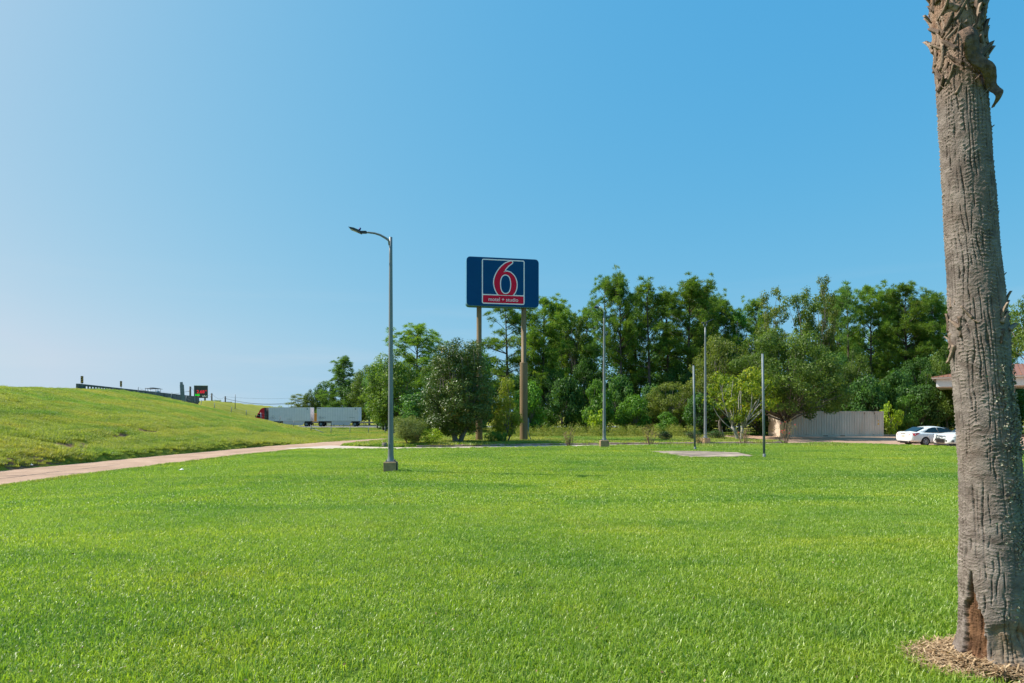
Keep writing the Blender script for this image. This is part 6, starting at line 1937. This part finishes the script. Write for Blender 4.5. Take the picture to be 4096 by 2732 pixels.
# ------------------------------------------------------------------ truck with two trailers
TRZ, TRY = -1.476, 131.0
def truck_wheel(parent, x, y, r=0.5):
    w = MB().lathe([(r * 0.55, -0.14), (r * 0.95, -0.14), (r, -0.1), (r, 0.1), (r * 0.95, 0.14), (r * 0.55, 0.14)], 24, 'Y').build('wheel', M['tyre'], parent, (x, y, r))
    MB().lathe([(r * 0.56, -0.13), (r * 0.5, -0.10), (r * 0.2, -0.12), (0, -0.12)], 20, 'Y').build('hub', M['line_grey'], w)
def tractor():
    xf = ax(1004, TRY)
    t = thing('truck_tractor', 'red day-cab truck tractor half hidden by the grassy bank', 'truck', (xf, TRY, TRZ), 0)
    def prism(name, P, w0, w1, m, par=t, bev=0):
        n = len(P); vs = [(x, -w0, z) for x, z in P] + [(x, w1, z) for x, z in P]
        return MB().geo(vs, [tuple(range(n)), tuple(range(2 * n - 1, n - 1, -1))] + [(i, (i + 1) % n, (i + 1) % n + n, i + n) for i in range(n)]).build(name, M[m], par)
    prism('hood', [(0.0, 0.75), (0.02, 1.35), (0.35, 1.62), (1.5, 1.86), (1.5, 0.6), (0.15, 0.55)], 1.05, 1.05, 'truck_red')
    prism('cab', [(1.5, 0.6), (1.5, 1.85), (1.95, 2.72), (3.4, 2.78), (3.4, 0.6)], 1.22, 1.22, 'truck_red')
    prism('roof_fairing', [(1.75, 2.66), (2.05, 2.85), (2.35, 3.45), (2.75, 3.80), (3.3, 3.92), (3.3, 2.7)], 1.18, 1.18, 'truck_red')
    prism('side_extender', [(3.3, 0.7), (3.3, 3.9), (3.72, 3.88), (3.72, 0.7)], 1.25, 1.25, 'galv_dark')
    for sg in (-1, 1):
        MB().geo([(1.68, sg * 1.225, 1.95), (2.02, sg * 1.225, 2.62), (2.45, sg * 1.225, 2.64), (2.45, sg * 1.225, 1.88)], [(0, 1, 2, 3)]).build('side_window', M['glass'], t)
    MB().geo([(1.51, -1.0, 1.92), (1.51, 1.0, 1.92), (1.90, 1.0, 2.68), (1.90, -1.0, 2.68)], [(0, 1, 2, 3)]).build('windscreen', M['glass'], t)
    MB().tube([(2.62, -1.32, 0.7), (2.62, -1.32, 2.9)], 0.07, 10).build('exhaust_stack', M['chrome'], t)
    MB().box((1.55, -1.42, 2.1), (0.12, 0.14, 0.5), bev=0.02).build('mirror', M['galv_dark'], t)
    MB().box((0.02, 0, 0.55), (0.2, 2.3, 0.4), bev=0.05).build('bumper', M['chrome'], t)
    MB().box((3.6, 0, 0.85), (5.8, 0.9, 0.25)).build('chassis', M['galv_dark'], t)
    MB().lathe([(0.3, -0.5), (0.3, 0.5)], 16, 'X', c=(2.6, -1.0, 0.75)).build('fuel_tank', M['chrome'], t)
    for y in (-1.05, 1.05):
        truck_wheel(t, 0.95, y)
        truck_wheel(t, ax(1103, TRY) - xf, y)
        MB().tube([(ax(1103, TRY) - xf - 0.62, y, 0.75), (ax(1103, TRY) - xf - 0.35, y, 1.1), (ax(1103, TRY) - xf + 0.3, y, 1.12), (ax(1103, TRY) - xf + 0.75, y, 0.8)], 0.05, 6).build('mudguard', M['black'], t)
    MB().tube([(3.75, 0.2, 1.7), (4.0, 0.2, 1.4), (4.2, 0.2, 1.5), (4.4, 0.2, 1.8)], 0.03, 6).build('air_hose', M['black'], t)
tractor()
def trailer(px0, px1, axle, gear, sk0, sk1, label, dolly=None, badge=False):
    x0 = ax(px0, TRY); L = ax(px1, TRY) - x0
    t = thing('box_trailer', label, 'trailer', (x0, TRY, TRZ), 0, 'white pup trailers behind the red tractor')
    z0, z1 = 1.12, 3.98
    MB().box((L / 2, 0, (z0 + z1) / 2), (L, 2.56, z1 - z0), bev=0.03).build('body', M['trailer'], t)
    for k in range(17):
        MB().box((0.25 + k * (L - 0.5) / 16, -1.29, (z0 + z1) / 2 + 0.02), (0.05, 0.02, z1 - z0 - 0.34)).build('side_post', M['trailer_skirt'], t)
    MB().box((L / 2, -1.285, z1 - 0.06), (L, 0.03, 0.12)).build('top_rail', M['trailer'], t)
    MB().box((L / 2, -1.285, z0 + 0.05), (L, 0.03, 0.14)).build('bottom_rail', M['trailer_skirt'], t)
    s0, s1 = ax(sk0, TRY) - x0, ax(sk1, TRY) - x0
    MB().slab([(s0, z0 - 0.02), (s1 + 0.45, z0 - 0.02), (s1, 0.28), (s0, 0.28)], -1.24, -1.2).build('skirt', M['trailer_skirt'], t)
    MB().box((L / 2, 0, z0 - 0.12), (L - 0.2, 1.0, 0.2)).build('underframe', M['galv_dark'], t)
    g = ax(gear, TRY) - x0
    MB().box((g, -0.85, 0.62), (0.14, 0.14, 0.95)).box((g, -0.85, 0.12), (0.35, 0.3, 0.06)).build('landing_gear', M['galv_dark'], t)
    MB().box((g, 0.85, 0.62), (0.14, 0.14, 0.95)).build('landing_gear', M['galv_dark'], t)
    a = ax(axle, TRY) - x0
    for y in (-1.08, 1.08): truck_wheel(t, a, y)
    MB().box((a, 0, 0.8), (1.3, 1.0, 0.4)).build('axle_frame', M['galv_dark'], t)
    MB().box((L - 0.6, -1.305, z1 - 0.34), (0.2, 0.01, 0.2)).build('vent', M['black'], t)
    if badge: MB().box((0.5, -1.305, z1 - 0.22), (0.75, 0.01, 0.09)).build('badge', M['rust'], t)
    for k, (dx_, dz_) in enumerate(((0.55, 0.65), (0.95, 0.9), (1.25, 0.6)) if not badge else ((0.6, 0.85), (0.9, 0.75), (1.2, 0.65), (0.65, 0.55), (1.55, 0.7))):
        q = 0.28 if not badge else 0.22
        P = [(dx_ - q, dz_), (dx_, dz_ + q), (dx_ + q, dz_), (dx_, dz_ - q)]
        mb = MB()
        mb.tube([(p[0], -1.31, z0 + p[1]) for p in P + P[:1]], 0.014, 4)
        mb.build('placard_frame', M['line_grey'], t)
    if not badge: MB().box((4.3, -1.305, z0 + 0.42), (1.1, 0.01, 0.05)).build('fleet_line', M['line_grey'], t)
    else:
        MB().box((7.3, -1.305, z0 + 0.78), (1.1, 0.01, 0.05)).build('fleet_line', M['line_grey'], t)
    if dolly:
        d = ax(dolly, TRY) - x0
        for y in (-1.08, 1.08): truck_wheel(t, d, y, 0.52)
        MB().box((d - 1.0, 0, 0.75), (2.6, 0.3, 0.16)).box((d, 0, 0.9), (1.2, 1.0, 0.2)).build('dolly_frame', M['galv_dark'], t)
trailer(1084, 1249, 1233, 1138, 1141, 1219, 'front white box trailer directly behind the red cab')
trailer(1275, 1440, 1425, 1330, 1333, 1404, 'rear white box trailer, last of the truck', dolly=1290, badge=True)

def guardrail():
    Y = 137.5; z = -1.42
    t = thing('guardrail', 'low grey steel guardrail along the far side of the highway', 'guardrail', (0, Y, z), 0)
    mb = MB()
    prof = [(0.0, 0.48), (-0.06, 0.54), (0.0, 0.62), (-0.06, 0.72), (0.0, 0.80)]
    x0, x1 = ax(1085, Y), ax(1545, Y)
    vs = [(x0, p[0], p[1]) for p in prof] + [(x1, p[0], p[1]) for p in prof]
    mb.geo(vs, [(i, i + 1, i + 6, i + 5) for i in range(4)])
    mb.build('rail', M['galv'], t)
    x = x0 + 0.5
    while x < x1:
        MB().box((x, 0.12, 0.2), (0.16, 0.12, 1.1)).build('post', M['wood_pole'], t)
        x += 2.9
guardrail()
for px, wh in ((1130, 'leftmost'), (1166, 'second from the left'), (1336, 'third from the left'), (1375, 'fourth from the left'), (1415, 'third from the right'), (1456, 'second from the right'), (1500, 'rightmost')):
    Y = 126.8; x = ax(px, Y)
    tag(MB().box((0, 0, 0.25), (0.14, 0.14, 1.0), bev=0.02).build('roadside_post', M['wood_pole'] if px < 1200 else M['galv'], None, (x, Y, h1(x, Y))),
        wh + ' of the short roadside posts before the trailers', 'post', 'short posts in front of the trailers')

def work_truck():
    Y = 146.0; x = ax(1262, Y)
    t = thing('work_truck', 'orange work truck glimpsed through the gap between the two trailers', 'truck', (x, Y, -1.5), 0)
    MB().box((0.0, 0, 1.75), (4.4, 2.3, 1.9), bev=0.08).build('body', M['orange'], t)
    MB().box((3.1, 0, 1.4), (1.6, 2.1, 1.7), bev=0.15).build('cab', M['orange'], t)
    MB().geo([(3.2, -1.06, 1.5), (3.8, -1.06, 1.5), (3.6, -1.06, 2.1), (3.2, -1.06, 2.1)], [(0, 1, 2, 3)]).build('side_window', M['glass'], t)
    MB().box((0.6, 0, 0.65), (6.0, 0.9, 0.3)).build('chassis', M['galv_dark'], t)
    for wx in (-1.3, 3.2):
        for y in (-1.0, 1.0): truck_wheel(t, wx, y, 0.48)
    t2 = thing('equipment_cabinet', 'small white cabinet seen under the front of the rear trailer', 'cabinet', (ax(1313, 142), 142, -1.5), 0)
    MB().box((0, 0, 0.75), (1.5, 1.0, 1.5), bev=0.04).build('body', M['white_paint'], t2)
    MB().box((0, -0.51, 0.75), (0.03, 0.02, 1.3)).build('door_seam', M['line_grey'], t2)
work_truck()

# ------------------------------------------------------------------ vehicle on the bridge
def bridge_van():
    Y = 119.0
    s = (Y - 75) / 0.9615
    p = P0 + U * s - NR * 3.2
    t = thing('pickup_truck', 'white pickup with ladder rack crossing the bridge behind the parapet', 'truck', (p[0], p[1], 4.09), math.atan2(U[1], U[0]))
    S = [sec(-2.6, 0.8, 0.5, 0.8, 0.98, 0.7), sec(-2.5, 0.93, 0.45, 0.9, 1.02, 0.85), sec(0, 0.95, 0.42, 0.92, 1.02, 0.86), sec(1.8, 0.95, 0.42, 0.92, 1.04, 0.86), sec(2.5, 0.9, 0.45, 0.85, 0.98, 0.75), sec(2.7, 0.75, 0.5, 0.75, 0.88, 0.6)]
    loft(S, M['car_white'], 'body', t)
    def cs(x, w, z0, zt, wt):
        P = [(0, zt), (wt * 0.65, zt - 0.012), (wt, zt - 0.06), (w, z0), (0, z0)]
        return [(x, y, z) for y, z in P] + [(x, -y, z) for y, z in P[-2:0:-1]]
    loft([cs(-0.75, 0.86, 0.95, 1.45, 0.7), cs(-0.6, 0.88, 0.95, 1.55, 0.72), cs(0.5, 0.88, 0.95, 1.58, 0.72), cs(1.4, 0.86, 0.95, 1.05, 0.72)], M['car_white'], 'cab', t)
    for sg in (-1, 1):
        MB().geo([(-0.55, sg * 0.87, 1.08), (1.0, sg * 0.87, 1.08), (0.55, sg * 0.77, 1.46), (-0.55, sg * 0.77, 1.46)], [(0, 1, 2, 3)]).build('side_window', M['glass'], t)
        for x in (-1.6, 1.7): wheel(t, x, sg * 0.82, 0.36, sg, 6)
    rk = MB()
    for sg in (-1, 1):
        rk.tube([(-2.6, sg * 0.85, 1.85), (2.2, sg * 0.85, 1.85)], 0.04, 6)
        for x in (-2.3, -0.8, 0.9): rk.tube([(x, sg * 0.88, 1.0), (x, sg * 0.85, 1.85)], 0.035, 6)
    for x in (-2.3, -0.8, 0.9, 2.0): rk.tube([(x, -0.95, 1.88), (x, 0.95, 1.88)], 0.035, 6)
    rk.build('ladder_rack', M['galv_dark'], t)
    MB().tube([(-2.8, -0.4, 1.98), (2.6, -0.4, 2.0)], 0.04, 6).tube([(-2.8, 0.0, 1.98), (2.6, 0.0, 2.0)], 0.04, 6).build('ladder', M['galv'], t)
bridge_van()

# ------------------------------------------------------------------ fuel price sign
def emit(name, col, s):
    m, n, l, b = new_mat(name)
    b.inputs['Base Color'].default_value = (*[c * 0.3 for c in col], 1)
    b.inputs['Emission Color'].default_value = (*col, 1)
    b.inputs['Emission Strength'].default_value = s
    return m
def price_sign():
    Y = 260.0
    w, h_ = 48 / FPX * Y, 49 / FPX * Y
    x = ax(804, Y); zb = EYE + (HY - 1592) / FPX * Y
    g = h1(x, Y)
    t = thing('price_sign', 'dark electronic fuel price sign with red and green digits behind the bridge', 'sign', (x, Y, g), R(18))
    zb -= g
    MB().box((0, 0, zb + h_ / 2), (w, 0.5, h_), bev=0.03).build('cabinet', M['galv_dark'], t)
    MB().box((0, 0, zb + h_ + 0.07), (w + 0.1, 0.6, 0.14)).build('top_trim', M['white_paint'], t)
    for sg in (-1, 1):
        MB().box((sg * (w / 2 + 0.05), 0, zb + h_ / 2), (0.1, 0.6, h_ + 0.2)).build('side_trim', M['galv'], t)
    MB().box((w * 0.3, 0.1, zb / 2), (0.6, 0.5, zb)).build('leg', M['galv_dark'], t)
    MB().box((-w * 0.3, 0.1, zb / 2), (0.6, 0.5, zb)).build('leg', M['galv_dark'], t)
    red, grn, org = emit('red_led', (1.0, 0.01, 0.04), 0.55), emit('green_led', (0.02, 1.0, 0.03), 0.9), emit('orange_led', (1.0, 0.12, 0.01), 0.6)
    def digits(txt, size, m, cx, cz, name):
        me = text_mesh(txt, size, m, 0.01, bold=0.02)
        letters(me, name, t, (cx, -0.27, cz), (R(90), 0, 0), (1, 1, 1))
    digits('2.68', 1.75, red, -0.1, zb + h_ * 0.5, 'red_digit')
    digits('9', 0.75, red, w * 0.38, zb + h_ * 0.58, 'red_digit')
    digits('3.25', 1.0, grn, -w * 0.26, zb + h_ * 0.24, 'green_digit')
    digits('1.10', 0.75, org, -w * 0.26, zb + h_ * 0.07, 'orange_digit')
    MB().slab([(w * 0.08, zb + h_ * 0.22), (w * 0.2, zb + h_ * 0.16), (w * 0.26, zb + h_ * 0.26), (w * 0.32, zb + h_ * 0.16), (w * 0.45, zb + h_ * 0.22), (w * 0.38, zb + h_ * 0.07), (w * 0.14, zb + h_ * 0.07)], -0.29, -0.255).build('emblem', M['white_paint'], t)
    MB().box((w * 0.26, -0.3, zb + h_ * 0.10), (w * 0.2, 0.02, h_ * 0.04)).build('emblem_band', M['tail_red'], t)
price_sign()

# ------------------------------------------------------------------ utility poles and lines
poles = [(761, 1546, 230, 'utility pole rising just left of the fuel price sign', 0.0), (847, 1573, 300, 'utility pole right of the fuel price sign', 0.0), (901, 1585, 330, 'utility pole with crossarm left of the truck cab', 1.0)]
tips = []
for (px, pt, Y, lab, arm) in poles:
    x = ax(px, Y); g = h1(x, Y); zt = EYE + (HY - pt) / FPX * Y - g
    t = thing('utility_pole', lab, 'utility pole', (x, Y, g), 0, 'utility poles beyond the highway')
    MB().tube([(0, 0, -0.5), (0, 0, zt)], [0.4, 0.32], 10).build('pole', M['wood_pole'], t)
    if arm:
        MB().box((0.9, 0, zt - 3.1), (5.2, 0.3, 0.3)).build('crossarm', M['wood_pole'], t)
        MB().box((0, 0, zt - 1.2), (0.9, 0.3, 0.2)).build('crossarm', M['wood_pole'], t)
    else:
        for dz in (-1.8, -4.0): MB().tube([(0, 0, zt + dz), (-1.0, 0, zt + dz + 0.15)], 0.16, 6).build('insulator', M['galv'], t)
    tips.append(Vector((x, Y, g + zt)))
def line(a, b, sag, label, r_=0.05):
    pts = [a.lerp(b, u) - Vector((0, 0, sag * 4 * u * (1 - u))) for u in np.linspace(0, 1, 15)]
    tag(MB().tube(pts, r_, 5).build('power_line', M['wire']), label, 'power line', 'sagging power lines')
line(tips[2] + Vector((0, 0, -1.2)), at(1260, 1590, 330), 3.2, 'thick sagging power line running right from the pole with crossarm', 0.09)
line(tips[2] + Vector((0, 0, -0.2)), at(1260, 1585, 330), 1.2, 'thin upper power line running right from the pole with crossarm', 0.035)
line(tips[2] + Vector((0, 0, -3.0)), at(1260, 1612, 330), 1.0, 'lowest power line running right from the pole with crossarm', 0.05)
line(tips[0] + Vector((-0.8, 0, -1.7)), at(560, 1556, 230), 1.5, 'upper power line running left behind the bridge', 0.05)
line(tips[0] + Vector((-0.8, 0, -3.9)), at(660, 1575, 230), 0.8, 'lower power line running left behind the tall sheet-metal sign', 0.05)
line(tips[0], tips[1], 2.5, 'power line between the two poles beside the price sign', 0.035)
line(tips[1], tips[2], 2.0, 'power line between the right pole and the pole with crossarm', 0.035)
